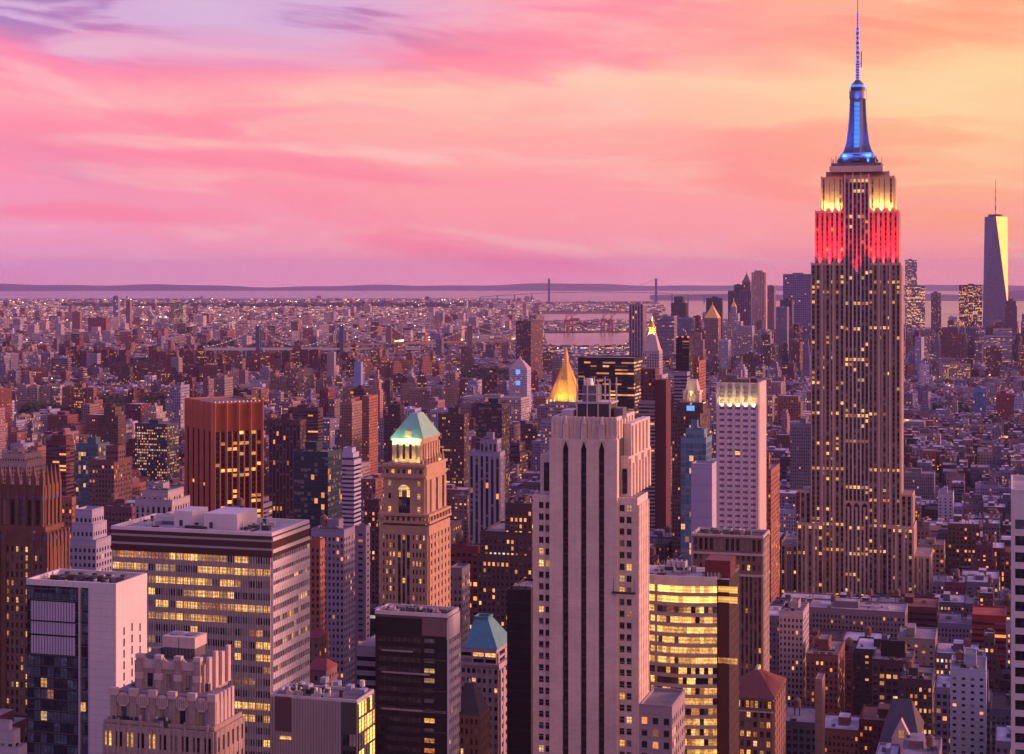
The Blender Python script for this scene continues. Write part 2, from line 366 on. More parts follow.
ROT = math.radians(-16)
HERO = []            # every placed tower: pixel extent, distance, keep-clear line, landmark words
STY = {'punch': (3.1, 3.4, .5, .55, 'masonry'), 'dense': (2.2, 3.2, .5, .55, 'masonry'), 'rib': (6, 3.5, 1.0, .48, 'masonry'), 'vert': (2.6, 3.6, .46, .84, 'masonry'),
       'vstrip': (3.4, 3.6, .5, 1.01, 'masonry'), 'glass': (2.4, 3.8, .92, .86, 'curtain_wall'), 'grid': (3.2, 3.7, .64, .55, 'masonry'), 'blank': (9, 9, 0, 0, 'masonry'), 'blok': (4.5, 3.2, .4, .4, 'masonry')}
class Site:
    """a building plot: near right-hand corner of its street front under pixel column xc at distance d; local x runs along the street, y along the avenue"""
    def __init__(s, name, label, cat, xl, xc, xr, d, ytop, yvis=None, dep=None, rot=ROT, group=None, lm=None, root=None):
        s.d = d; s.rot = rot; s.xc = xc
        s.P = Vector(((xc - W2) / F * d, d, 0))
        s.u = Vector((math.cos(rot), math.sin(rot), 0)); s.v = Vector((-math.sin(rot), math.cos(rot), 0))
        s.g = gz(s.P.x, d)
        s.w = -s.x(xl)
        s.t = dep if dep else s.tp(xr)
        if s.t < 0 or (xc > 620 and s.t > 46): s.t = 46.0 if xc < 860 else 30.0
        s.top = s.z(ytop) - 1.0                      # the parapet rises the last metre
        s.root = empty(name, (s.P.x, s.P.y, s.g), rot)
        tag(s.root, label, cat, group)
        yb = EY + F * H / d
        HERO.append(dict(xl=xl, xr=xr, d=d, ytop=ytop, yvis=yvis or ytop + .62 * (yb - ytop), w=s.w, t=s.t, P=s.P, rot=rot, lm=lm, name=name))
        s.panes = []; s.rng = random.Random(int(xl * 13 + d))
    def x(s, px, y=0.0):
        X = (px - W2) / F; P = s.P + s.v * y
        return (X * P.y - P.x) / (s.u.x - X * s.u.y)
    def tp(s, px, x=0.0):
        X = (px - W2) / F; P = s.P + s.u * x
        return (X * P.y - P.x) / (s.v.x - X * s.v.y)
    def z(s, py, x=0.0, y=0.0):
        P = s.P + s.u * x + s.v * y
        return H + (EY - py) / F * P.y - s.g
    def grid(s, wall, plane, at, a0, a1, z0, z1, nb, fl, wr, hr, m, sp=None, lit=.3, kinds=None, proud=.5, nomul=False, headm=0, litf=None, run=False):
        """piers and spandrels stood proud of the glass; panes recorded for later"""
        if plane == 'W': at += .2
        nf = max(1, int(round((z1 - z0 - headm) / fl))); fh = (z1 - z0 - headm) / nf; bw = (a1 - a0) / nb
        kinds = kinds or [(.62, 'pane_dark'), (.14, 'pane_blue'), (.24, 'pane_blind')]
        def bx(a, b, c, e, p, mm):
            if plane == 'N': wall.box(a, b, at - p, at + .3, c, e, mm)
            elif plane == 'W': wall.box(at - .3, at + p, a, b, c, e, mm)
            else: wall.box(at - p, at + .3, a, b, c, e, mm)
        pw = bw * (1 - wr)
        if wr < 1:
            for i in range(nb + 1):
                c = a0 + i * bw; bx(max(a0, c - pw / 2), min(a1, c + pw / 2), z0, z1, proud, m)
        sh = fh * (1 - hr)
        if headm: bx(a0 + .01, a1 - .01, z1 - headm, z1 - .01, proud - .06, m)
        for f in range(nf):
            zb = z0 + f * fh
            if hr < 1: bx(a0 + .01, a1 - .01, zb, zb + sh, proud * (.75 if sp is None else .35), sp or m)
            fr = s.rng.choice([.15, .3, .5, 1, 1.2, 2.2]) if litf is None else litf(f, nf)
            b = 0
            for b in range(nb):
                r = s.rng.random()
                if litf is None and s.rng.random() < .1: fr = s.rng.choice([.2, .6, 1.5, 2.5])
                if run:
                    if b == 0 or s.rng.random() < .28: on = r < lit * fr; kk = s.rng.choices(['pane_yellow', 'pane_orange', 'pane_white'], [8, 1, 1.5])[0]
                    hit = on and s.rng.random() < .93
                else: hit = r < lit * fr; kk = s.rng.choices(['pane_yellow', 'pane_orange', 'pane_white'], [6, 2, 2])[0]
                if hit: k = kk
                else:
                    q = s.rng.random(); k = kinds[-1][1]
                    for pr, nm in kinds:
                        if q < pr: k = nm; break
                        q -= pr
                s.panes.append((plane, at, a0 + (b + .5) * bw, zb + sh + fh * hr / 2, bw * wr + .02, fh * hr + .02, k))
    def finish(s, keep=100):
        if not s.panes: return
        zf = s.z(760)
        s.panes.sort(key=lambda p: -(p[3] > zf) * 1e6 - (p[0] == 'N') * 40 - p[3])
        cache = {}
        def mk(m, p, off):
            pl, at, a, z, w, h, k = p; ox, oy, oz = off
            if pl == 'N': m.box(ox - w / 2, ox + w / 2, oy, oy + .2, oz - h / 2, oz + h / 2, k, bottom=True); m.box(ox - .06, ox + .06, oy - .06, oy - .003, oz - h / 2, oz + h / 2, 'dark_metal')
            elif pl == 'W': m.box(ox - .2, ox, oy - w / 2, oy + w / 2, oz - h / 2, oz + h / 2, k, bottom=True)
            else: m.box(ox, ox + .2, oy - w / 2, oy + w / 2, oz - h / 2, oz + h / 2, k, bottom=True)
        for p in s.panes[:keep]:
            pl, at, a, z, w, h, k = p
            key = (pl, round(w, 2), round(h, 2), k)
            loc = (a, at, z) if pl == 'N' else (at, a, z)
            if key not in cache:
                m = MB(); mk(m, p, (0, 0, 0)); o = m.build('window', s.root); cache[key] = o.data
            else:
                o = bpy.data.objects.new('window', cache[key]); COL.objects.link(o); o.parent = s.root
            o.location = loc
        if len(s.panes) > keep:
            m = MB()
            for p in s.panes[keep:]: mk(m, p, (p[2], p[1], p[3]) if p[0] == 'N' else (p[1], p[2], p[3]))
            tag(m.build('window', s.root), kind='stuff')
def lamp(parent, loc, aim, sx, sy, power, color, spread=130):
    l = bpy.data.lights.new('floodlight', 'AREA'); l.shape = 'RECTANGLE'; l.size = sx; l.size_y = sy; l.energy = power; l.color = color; l.spread = math.radians(spread)
    o = bpy.data.objects.new('floodlight', l); COL.objects.link(o); o.parent = parent; o.location = loc
    o.rotation_euler = (Vector(aim) - Vector(loc)).to_track_quat('-Z', 'X').to_euler()
    return o
def clutter(s, x0, x1, y0, y1, z, n, seed=1):
    """ducts, fans, pipes and small huts crowding a roof, each its own part"""
    rg = random.Random(seed); mm = ['grey_metal', 'pale_metal', 'dark_metal', 'dark_spandrel', 'grey_panel']
    for i in range(n):
        m = MB(); x, y = rg.uniform(x0, x1 - 3), rg.uniform(y0, y1 - 3); q = rg.random()
        if q < .3: m.box(x, x + rg.uniform(1, 3), y, y + rg.uniform(1, 3), z, z + rg.uniform(.6, 2.0), rg.choice(mm)); m.cyl(x + .6, y + .6, z + .6, z + 2.2, .35, .35, 'pale_metal', 8)
        elif q < .5: m.cyl(x, y, z, z + rg.uniform(.6, 1.6), .6, .6, rg.choice(mm), 10); m.cyl(x, y, z + 1.0, z + 1.8, .35, .8, 'dark_metal', 10)
        elif q < .72: m.bar((x, y, z + .45), (min(x1, x + rg.uniform(3, 9)), y, z + .45), .45, rg.choice(mm)); m.box(x, x + .3, y - .2, y + .2, z, z + .4, 'dark_metal')
        elif q < .88: m.bar((x, y, z + .4), (x, min(y1, y + rg.uniform(3, 9)), z + .4), .5, rg.choice(mm)); m.box(x - .2, x + .2, y, y + .3, z, z + .4, 'dark_metal')
        else: m.bar((x, y, z), (x, y, z + rg.uniform(2, 4.5)), .14, 'pale_metal'); m.box(x - .5, x + .5, y - .08, y + .08, z + 1.6, z + 1.75, 'pale_metal')
        m.build('vent_unit', s.root)
def tank(m, x, y, z, r=1.9, h=3.6, leg=2.6, T=None):
    for i, j in ((-1, -1), (1, -1), (1, 1), (-1, 1)):
        m.box(x + i * r * .6 - .15, x + i * r * .6 + .15, y + j * r * .6 - .15, y + j * r * .6 + .15, z, z + leg, 'dark_metal', T=T)
    m.cyl(x, y, z + leg, z + leg + h, r, r * .96, 'wood_tank', 12, T=T)
    m.cyl(x, y, z + leg + h, z + leg + h + r * .8, r * 1.06, .1, 'wood_tank', 12, T=T)

# ================================================================ ground, water, far shores
def gdist(py):                                        # distance at which the curved ground shows at pixel row py
    k = (py - EY) / F; A = 1 / EARTH
    disc = k * k - 4 * A * H
    return (k - math.sqrt(disc)) / (2 * A) if disc > 0 else math.sqrt(H / A)
def sheet(name, rows, zoff, m, label=None, kind='structure', zf=None):
    """rows: list of point lists (x, y) from near to far, same count each"""
    me = MB(); n = len(rows[0]); V = [(x, y, gz(x, y) + (zf(x, y, i, j) if zf else zoff)) for i, r in enumerate(rows) for j, (x, y) in enumerate(r)]
    fs = [(i * n + j, i * n + j + 1, (i + 1) * n + j + 1, (i + 1) * n + j) for i in range(len(rows) - 1) for j in range(n - 1)]
    me.add(V, fs, m); o = me.build(name); tag(o, label, None, None, kind); return o
azs = [math.radians(a) for a in range(-180, 181, 4)]
rr = [2, 60, 300, 800, 1500, 2500, 4000, 6000, 8000, 11000, 14000, 18000, 23000, 28000, 34500]
sheet('water', [[(r * math.sin(a), r * math.cos(a)) for a in azs] for r in rr], 0, 'bay_water')
def interp(tab, x):
    for (x0, y0), (x1, y1) in zip(tab, tab[1:]):
        if x <= x1: return y0 + (y1 - y0) * max(0, (x - x0)) / (x1 - x0)
    return tab[-1][1]
def land(name, near, far, m='city_ground', z=2.5, x0=-700, x1=1700, step=8, k=14, zf=None):
    xs = list(range(int(x0), int(x1) + 1, step)); rows = []
    for i in range(k + 1):
        r = []
        for px in xs:
            dn = near if isinstance(near, (int, float)) else gdist(interp(near, px))
            df = far if isinstance(far, (int, float)) else gdist(interp(far, px))
            d = dn * (df / dn) ** (i / k)
            r.append(((px - W2) / F * d, d))
        rows.append(r)
    return sheet(name, rows, z, m, zf=zf)
L1 = [(-700, 299), (500, 298.6), (539, 300), (542, 347), (560, 349), (600, 348), (628, 347), (642, 330), (655, 321), (728, 319), (760, 327), (940, 328), (1040, 334), (1700, 336)]
land('ground', 250, L1)
sheet('street_level', [[(-420, -700), (900, -700)], [(-420, 262), (900, 262)]], 0, 'asphalt', zf=lambda x, y, i, j: 1.0)
land('pier_land', [(538, 333), (655, 332)], [(538, 321), (655, 321)], x0=538, x1=655, step=6, k=5)
land('harbour_shore', [(532, 314), (662, 313)], [(532, 302), (662, 301.5)], x0=532, x1=662, step=6, k=5)
land('bay_shore', [(652, 300.5), (1700, 301)], [(652, 295), (1700, 294)], x0=652, x1=1700, k=4)
def hill_z(x, y, i, j):
    prof = [0, .55, 1, .8, 0][min(i, 4)]
    a = x / y
    return prof * (82 + 18 * math.sin(a * 21 + 1) + 16 * math.sin(a * 57) + 7 * math.sin(a * 143)) + 1
def ridge(name, d0, d1, x0, x1, hf, step=8):
    xs = range(x0, x1 + 1, step)
    rows = [[((px - W2) / F * (d0 + (d1 - d0) * t), d0 + (d1 - d0) * t) for px in xs] for t in (0, .25, .5, .75, 1)]
    return sheet(name, rows, 0, 'wooded_hill', zf=hf)
ridge('hills', 29000, 34000, -900, 1900, hill_z)
ridge('shore_hills', 17500, 19500, 650, 1500, lambda x, y, i, j: [0, .6, 1, .7, 0][i] * (38 + 60 * max(0, min(1, ((x / y * F + W2) - 960) / 70)) + 8 * math.sin(x / 300)) + 1, step=6)
# avenue and street sheets of the near grid
GU = Vector((math.cos(ROT), math.sin(ROT), 0)); GV = Vector((-math.sin(ROT), math.cos(ROT), 0))
def uv2w(u, v): p = GU * u + GV * v; return p.x, p.y
AVE = [-1620, -1360, -1140, -920, -700, -560, -430, -300, -160, 120, 400, 680, 960]
VS = [560 + 84 * i for i in range(-3, 30)]
TG = Matrix.Rotation(ROT, 4, 'Z')
def gridland():
    m = MB()
    for i, u in enumerate(AVE[3:]):
        pts = []
        for a, b in zip(VS, VS[1:]):
            vs = [uv2w(u - 9, a), uv2w(u + 9, a), uv2w(u + 9, b), uv2w(u - 9, b)]
            m.add([(x, y, gz(x, y) + 2.6) for x, y in vs], [(0, 1, 2, 3)], 'asphalt')
            for q in (-4.5, 0, 4.5):
                vs = [uv2w(u + q - .12, a + 12), uv2w(u + q + .12, a + 12), uv2w(u + q + .12, b - 12), uv2w(u + q - .12, b - 12)]
                m.add([(x, y, gz(x, y) + 2.62) for x, y in vs], [(0, 1, 2, 3)], 'antenna_white')
    tag(m.build('roads'), kind='structure')
    m = MB()
    for (a, b) in zip(AVE[3:], AVE[4:]):
        for v0, v1 in zip(VS, VS[1:]):
            x0, x1, y0, y1 = a + 10, b - 10, v0 + 6, v1 - 6
            m.box(x0, x1, y0, y1, 2.3, 2.72, 'city_ground', T=TG)
    tag(m.build('pavements'), kind='structure')
gridland()
# ---------------------------------------------------------------- haze
def haze():
    m, g = mat('haze_air')
    v = g.n('VolumePrincipled', {'Color': (.60, .50, .96), 'Density': HAZE, 'Anisotropy': .2})
    out(g, None, v)
    b = MB(); 
    b.box(-35000, 35000, -35000, 35000, gz(49600, 0) - 2, 480, 'haze_air', bottom=True)
    o = b.build('haze'); tag(o, 'thin violet evening haze over the whole city and bay', None, None, 'stuff')
HAZE = 2.0e-5
haze()

# ================================================================ the large towers, one by one
def core(s, m, x0, x1, y0, y1, z0, z1, name='dark_spandrel', roof='roofing', tcol=(.2, .18, .2), **k):
    m.box(x0, x1, y0, y1, z0, z1, name, top=roof, tcol=tcol, **k)
def part(m, name, s, label=None):
    o = m.build(name, s.root if isinstance(s, Site) else s)
    if label: o['label'] = label
    return o
BLANK = dict(par=(0, 0, 0))

def central_tower():
    s = Site('stone_tower', 'slender pink limestone setback tower with three tall black window slots, standing at picture centre', 'office tower', 533, 636.5, 647, 580, 498, 754, lm='the pink slotted tower')
    X, Z = s.x, s.z; zb = Z(800)
    w = MB()
    xa, xb = X(551), X(618.5); zt = Z(440); zw = Z(498)
    x0 = X(533)
    # side wings
    core(s, w, x0, 0, .8, s.t, 0, zw, 'limestone', tcol=(.22, .2, .2))
    for a, b in ((x0, xa), (xb, 0)):
        s.grid(w, 'N', .5, a, b, zb, zw - 2, 1, 3.8, .9, .99, 'limestone', lit=0)
        s.panes = [p for p in s.panes if p[4] < 3]
    s.panes = []
    # wing fronts: paired windows
    for a, b in ((X(538), xa), (xb, X(632.5))):
        s.grid(w, 'N', .5, a, b, zb, zw - 2.5, 2, 3.85, .72, .55, 'limestone', lit=.10, proud=.55, kinds=[(.8, 'pane_dark'), (.12, 'pane_blue'), (.08, 'pane_blind')])
        w.box(a, b, -.05, .8, zw - 2.5, zw, 'limestone')
    w.box(x0, X(538), -.05, .8, zb - 30, zw, 'limestone'); w.box(X(632.5), 0, -.05, .8, zb - 30, zw, 'limestone')
    # right flank with narrow windows
    s.grid(w, 'W', 0, .2, s.t, zb, zw - 2.5, 6, 3.85, .34, .55, 'limestone', lit=.05, proud=.6)
    w.box(-.3, .3, 0, s.t, zw - 2.5, zw, 'limestone')
    # shaft with three black slots
    slots = [(564.1, 569.9), (582.2, 587.9), (600.0, 605.7)]
    yt = 30; f = -2.2
    w.box(xa, xb, 1.0, yt, zw, zt, 'black_panel', top='roofing', tcol=(.2, .2, .2))
    edges = [xa] + [X(p) for q in slots for p in q] + [xb]
    for i in range(0, 8, 2): w.box(edges[i], edges[i + 1], f, 1.2, zb - 40, zt, 'limestone')
    zs = Z(451)
    for a, b in slots:
        w.box(X(a), X(b), f + .1, 1.2, zs + 3, zt, 'limestone')
        c = (X(a) + X(b)) / 2
        w.add([(X(a), f + .4, zs + 3), (c, f + .4, zs + 3), (X(a), f + .4, zs), (X(b), f + .4, zs + 3), (X(b), f + .4, zs)], [(2, 1, 0), (1, 4, 3)], 'limestone')
    part(w, 'wall', s)
    g = MB()
    for a, b in slots: g.box(X(a), X(b), -1.2, 1.0, zb - 40, zs + 3, 'black_panel')
    for a, b in slots:
        z = zb
        while z < zs - 4: g.box(X(a), X(b), -1.3, -1.21, z, z + .9, 'dark_metal'); g.box(X(a) + .2, X(b) - .2, -1.26, -1.205, z + 1.3, z + 3.2, 'pane_dark'); z += 3.85
    part(g, 'slot_glazing', s, 'black glazing of the three tall slots')
    # shoulders
    u = MB()
    u.box(X(540, 2), xa, 2.5, 26, zw, Z(457, 0, 2), 'limestone', top='roofing'); u.box(X(540.3, 2) + 1.2, xa - 1, 2.2, 2.6, zw + 1, Z(466), 'pane_dark')
    xr = X(635, 3)
    u.box(xb, -3.2, 2.5, 40, zw, Z(458), 'limestone', top='roofing'); u.box(xb + .8, xb + 2.4, 2.2, 2.6, zw + 1, Z(470), 'pane_dark')
    for i in range(7): u.box(-3.2, -2.4, 3 + i * 5.2, 5 + i * 5.2, zw, Z(460) - (i % 2) * 2, 'limestone')
    u.box(xb, xb + 2.6, 8, 40, Z(458), Z(426), 'limestone', top='roofing')
    for i in range(5): u.box(xb + 2.6, xb + 3.2, 9 + i * 6, 11 + i * 6, Z(458), Z(428), 'limestone')
    part(u, 'shoulder', s)
    c = MB(); z0, z1 = zt, Z(418)
    xc0, xc1 = X(553), X(617)
    c.box(xc0, xc1, -.8, 28, z0, z1 - 1.5, 'limestone', top='roofing', tcol=(.15, .14, .15)); c.rim(xc0, xc1, -.8, 28, z1 - 1.5, 1.5, .8, 'limestone')
    n = 14
    for i in range(n + 1):
        x = xc0 + (xc1 - xc0) * i / n; c.box(x - .28, x + .28, -1.25, -.8, z0 + .6, z1 - .6 + (i % 2) * .8, 'limestone')
    for a, b in slots:
        m_ = (X(a) + X(b)) / 2
        c.box(m_ - 1, m_ + 1, -2.0, -1.25, z0 - 1, z0 + 5, 'limestone'); c.cyl(m_, -1.6, z0 + 5, z0 + 7.5, .9, .1, 'limestone', 6)
    for i in range(6): c.box(xc1, xc1 + .5, 1 + i * 4.5, 2.2 + i * 4.5, z0, z1 - 1, 'limestone')
    part(c, 'crown', s, 'fluted stone parapet above the black slots')
    r = MB(); a, b = X(573), X(606)
    r.box(a, b, 6, 16, z1 - 1.5, z1 + 4, 'dark_metal'); r.box(a - .6, b + .6, 5.4, 16.6, z1 + 4, z1 + 4.6, 'pale_metal')
    r.box(a + 1.5, b - 5, 7, 15, z1 + 4.6, z1 + 10, 'grey_metal')
    for x in (a, a + 3.6, b - 4, b): 
        for y in (5.6, 16): r.box(x - .2, x + .2, y - .2, y + .2, z1 - 1, z1 + 12.5, 'pale_metal')
    r.box(b - 4.2, b + .2, 5.4, 5.8, z1 + 12, z1 + 12.5, 'pale_metal'); r.box(a, b, 5.4, 5.8, z1 + 7, z1 + 7.4, 'pale_metal')
    r.cyl(a + 3, 11, z1 + 10, z1 + 12.3, 1.6, 1.2, 'pale_metal'); r.box(xc0 + 2, xc0 + 6, 4, 12, z1 - 1.5, z1 + 1.8, 'pale_metal'); r.box(b + 1, b + 4, 8, 14, z1 - 1.5, z1 + 2.5, 'grey_metal')
    part(r, 'roof_plant', s, 'steel frames and tanks on the roof')
    k = MB(); xx = X(614); zz = Z(593)
    k.box(xx, xx + 8, -3.4, -2.6, zz, zz + .7, 'dark_metal'); k.bar((xx + .5, -3, zz), (xx + .5, -3, zz + 5), .15, 'dark_metal'); k.bar((xx + 7.5, -3, zz), (xx + 7.5, -3, zz + 5), .15, 'dark_metal')
    k.build('window_cleaning_cradle', s.root)
    s.finish()
central_tower()

def ribbon_office():
    s = Site('office_block', 'broad office block with yellow-lit window ribbons and dark top band under white roof huts', 'office block', 113, 271, 308, 560, 533, 700, lm='the wide ribbon-lit office block')
    zb = s.z(790); w = MB(); x0 = -s.w; fl = 12.2 / F * 560; zt = s.top
    core(s, w, x0, 0, .3, s.t, 0, zt, 'black_panel', tcol=(.36, .34, .36))
    w.rim(x0 - .5, .5, -.5, s.t, zt + .003, 1.1, .8, 'white_panel')
    zband = s.z(557.5)
    w.box(x0 - .45, .45, -.45, .3, zband, zt - .02, 'brown_dark', top=None)
    w.box(.1, .45, .3, s.t, zband, zt - .02, 'brown_dark', top=None)
    for q in (541, 549.5):
        zz = s.z(q); w.box(x0 - .5, .55, -.6, -.4, zz - .35, zz + .35, 'grey_panel')
    for i in range(5):
        zz = s.z(538) - i * fl * 0.98
        w.box(.4, .75, 0, s.t, zz - 1.1, zz + .1, 'white_panel')
    litf = lambda f, n: 1.5 if f > n * .45 else (.9 if s.rng.random() < .5 else .35)
    nf = int((zband - zb) / fl); z0 = zband - nf * fl
    s.grid(w, 'N', 0, x0, 0, z0, zband, 22, fl, .93, .56, 'grey_panel', lit=.42, proud=.35, litf=litf, run=True, kinds=[(.5, 'pane_dark'), (.3, 'pane_blue'), (.2, 'pane_blind')])
    n = 64
    for i in range(n + 1):
        x = x0 + (-x0) * i / n; w.box(x - .07, x + .07, -.62, -.36, z0, zband, 'pale_metal')
    s.grid(w, 'W', 0, .3, s.t, z0, zband, 16, fl, .94, .5, 'white_panel', lit=.10, proud=.5, kinds=[(.5, 'pane_dark'), (.4, 'pane_blue'), (.1, 'pane_blind')])
    part(w, 'wall', s)
    for a, b, q, y0, y1 in ((174, 192, 513, 10, 22), (204, 237, 514, 8, 24)):
        r = MB(); xa, xb = s.x(a, y0), s.x(b, y0); zz = s.z(q, -20, y0)
        r.box(xa, xb, y0, y1, zt, zz, 'white_panel'); r.box(xa + 2, xa + 3.2, y0 - .1, y0 + .1, zt + .4, zt + 2.4, 'dark_metal'); r.build('roof_hut', s.root)
    r = MB()
    r.box(x0 + 8, x0 + 20, 14, 22, zt, zt + 1.2, 'grey_metal'); r.box(x0 + 22, x0 + 30, 8, 9, zt, zt + .9, 'dark_metal')
    for i in range(7): r.box(x0 + 4 + i * 3, x0 + 5.5 + i * 3, 30, 33, zt, zt + 1.6, 'pale_metal')
    r.build('roof_vent', s.root)
    clutter(s, x0 + 3, -3, 3, s.t - 3, zt, 34, 5)
    s.finish()
plain('brown_dark', (.055, .018, .014), .5, 0, .2, .1)
ribbon_office()

def glass_and_panel():
    s = Site('glass_fronted_building', 'boxy building pairing a dark glass front with blank pale panels and a pink sunlit flank', 'office building', 26, 116, 147, 480, 586, 754, lm='the glass and pale panel box')
    zb = s.z(800); zt = s.top; x0 = -s.w; xg, xk = s.x(79), s.x(89); w = MB()
    core(s, w, x0, 0, 3.4, s.t, 0, zt, 'white_panel', tcol=(.1, .09, .1))
    w.rim(x0, 0, 0, s.t, zt + .003, 1.6, .7, 'white_panel')
    w.box(xk, 0, 0, 3.4, zb - 30, zt, 'white_panel', top=None)
    z = zb
    while z < zt: w.box(xk, 0, -.03, -.004, z, z + .05, 'grey_panel'); z += 2.1
    part(w, 'wall', s)
    # small windows of the flank
    for c, px in enumerate((124, 132, 140)):
        for r in range(7):
            y = s.tp(px); zz = s.z(627 + r * 11.4 + (0 if c else 4), 0, y)
            m = MB(); m.box(-.1, .06, y - .35, y + .35, zz - 1.1, zz + 1.1, 'pane_dark'); m.build('window', s.root)
    g = MB(); fl = 11.2 / F * 480
    g.box(x0, xk, 1.0, 3.4, zb - 30, zt, 'black_panel', top=None)
    part(g, 'curtain_wall', s)
    g = MB(); z = zt - 9.5
    nf = int((z - zb) / fl)
    for i in range(9): 
        x = x0 + (xg - x0) * i / 8; g.box(x - .07, x + .07, .72, 1.0, zb - 20, zt, 'dark_metal')
    for i in range(40):
        zz = zt - 1 - i * fl
        g.box(x0, xk, .74, .99, zz - .1, zz + .1, 'grey_metal')
    g.box(xg - .25, xg + .25, .1, 1, zb - 20, zt, 'pale_metal'); g.box(xk - .2, xk + .15, -.1, 1, zb - 20, zt, 'pale_metal')
    part(g, 'mullion', s)
    s2 = MB()
    zl = [(s.z(606), s.z(625)), (s.z(627), s.z(639)), (s.z(641), s.z(659))]
    xa, xb = s.x(30), s.x(74)
    for a, b in zl:
        n = 16
        s2.box(xa, xb, .35, .7, b, a, 'louvre_lilac')
        for i in range(n): x = xa + (xb - xa) * i / n; s2.box(x, x + .16, .22, .36, b, a, 'grey_metal')
    part(s2, 'louvre_panel', s)
    # glazed floors
    floors = int((s.z(662) - zb) / fl)
    s.w_save = 0
    z1 = s.z(662); z0 = z1 - floors * fl
    s.grid(MB(), 'N', .82, x0, xg, z0, z1, 8, fl, .93, .78, 'black_panel', lit=.09, kinds=[(.3, 'pane_dark'), (.7, 'pane_blue')])
    s.panes = [(p[:6] + ('pane_orange' if p[6] == 'pane_yellow' and s.rng.random() < .6 else p[6],)) for p in s.panes]
    s.grid(MB(), 'N', .82, x0, xk, s.z(604), zt - .5, 9, (zt - s.z(604)) / 2, .94, .9, 'black_panel', lit=0, kinds=[(.2, 'pane_dark'), (.8, 'pane_blue')])
    s.grid(MB(), 'N', .82, xg, xk, z0, s.z(604), 2, fl, .9, .8, 'black_panel', lit=.02, kinds=[(.2, 'pane_dark'), (.8, 'pane_blue')])
    for i in range(5):
        r = MB(); xx = x0 + 6 + i * 4.4; r.box(xx, xx + 2.6, 8, 12 + i % 2 * 4, zt, zt + 1.9, 'grey_metal'); r.cyl(xx + 1.3, 10, zt + 1.9, zt + 2.4, .9, .9, 'dark_metal'); r.build('roof_vent', s.root)
    clutter(s, x0 + 2, -2, 5, s.t - 3, zt, 22, 6)
    s.finish()
plain('louvre_lilac', (.52, .48, .64), .5, .2, .1, .2)
glass_and_panel()

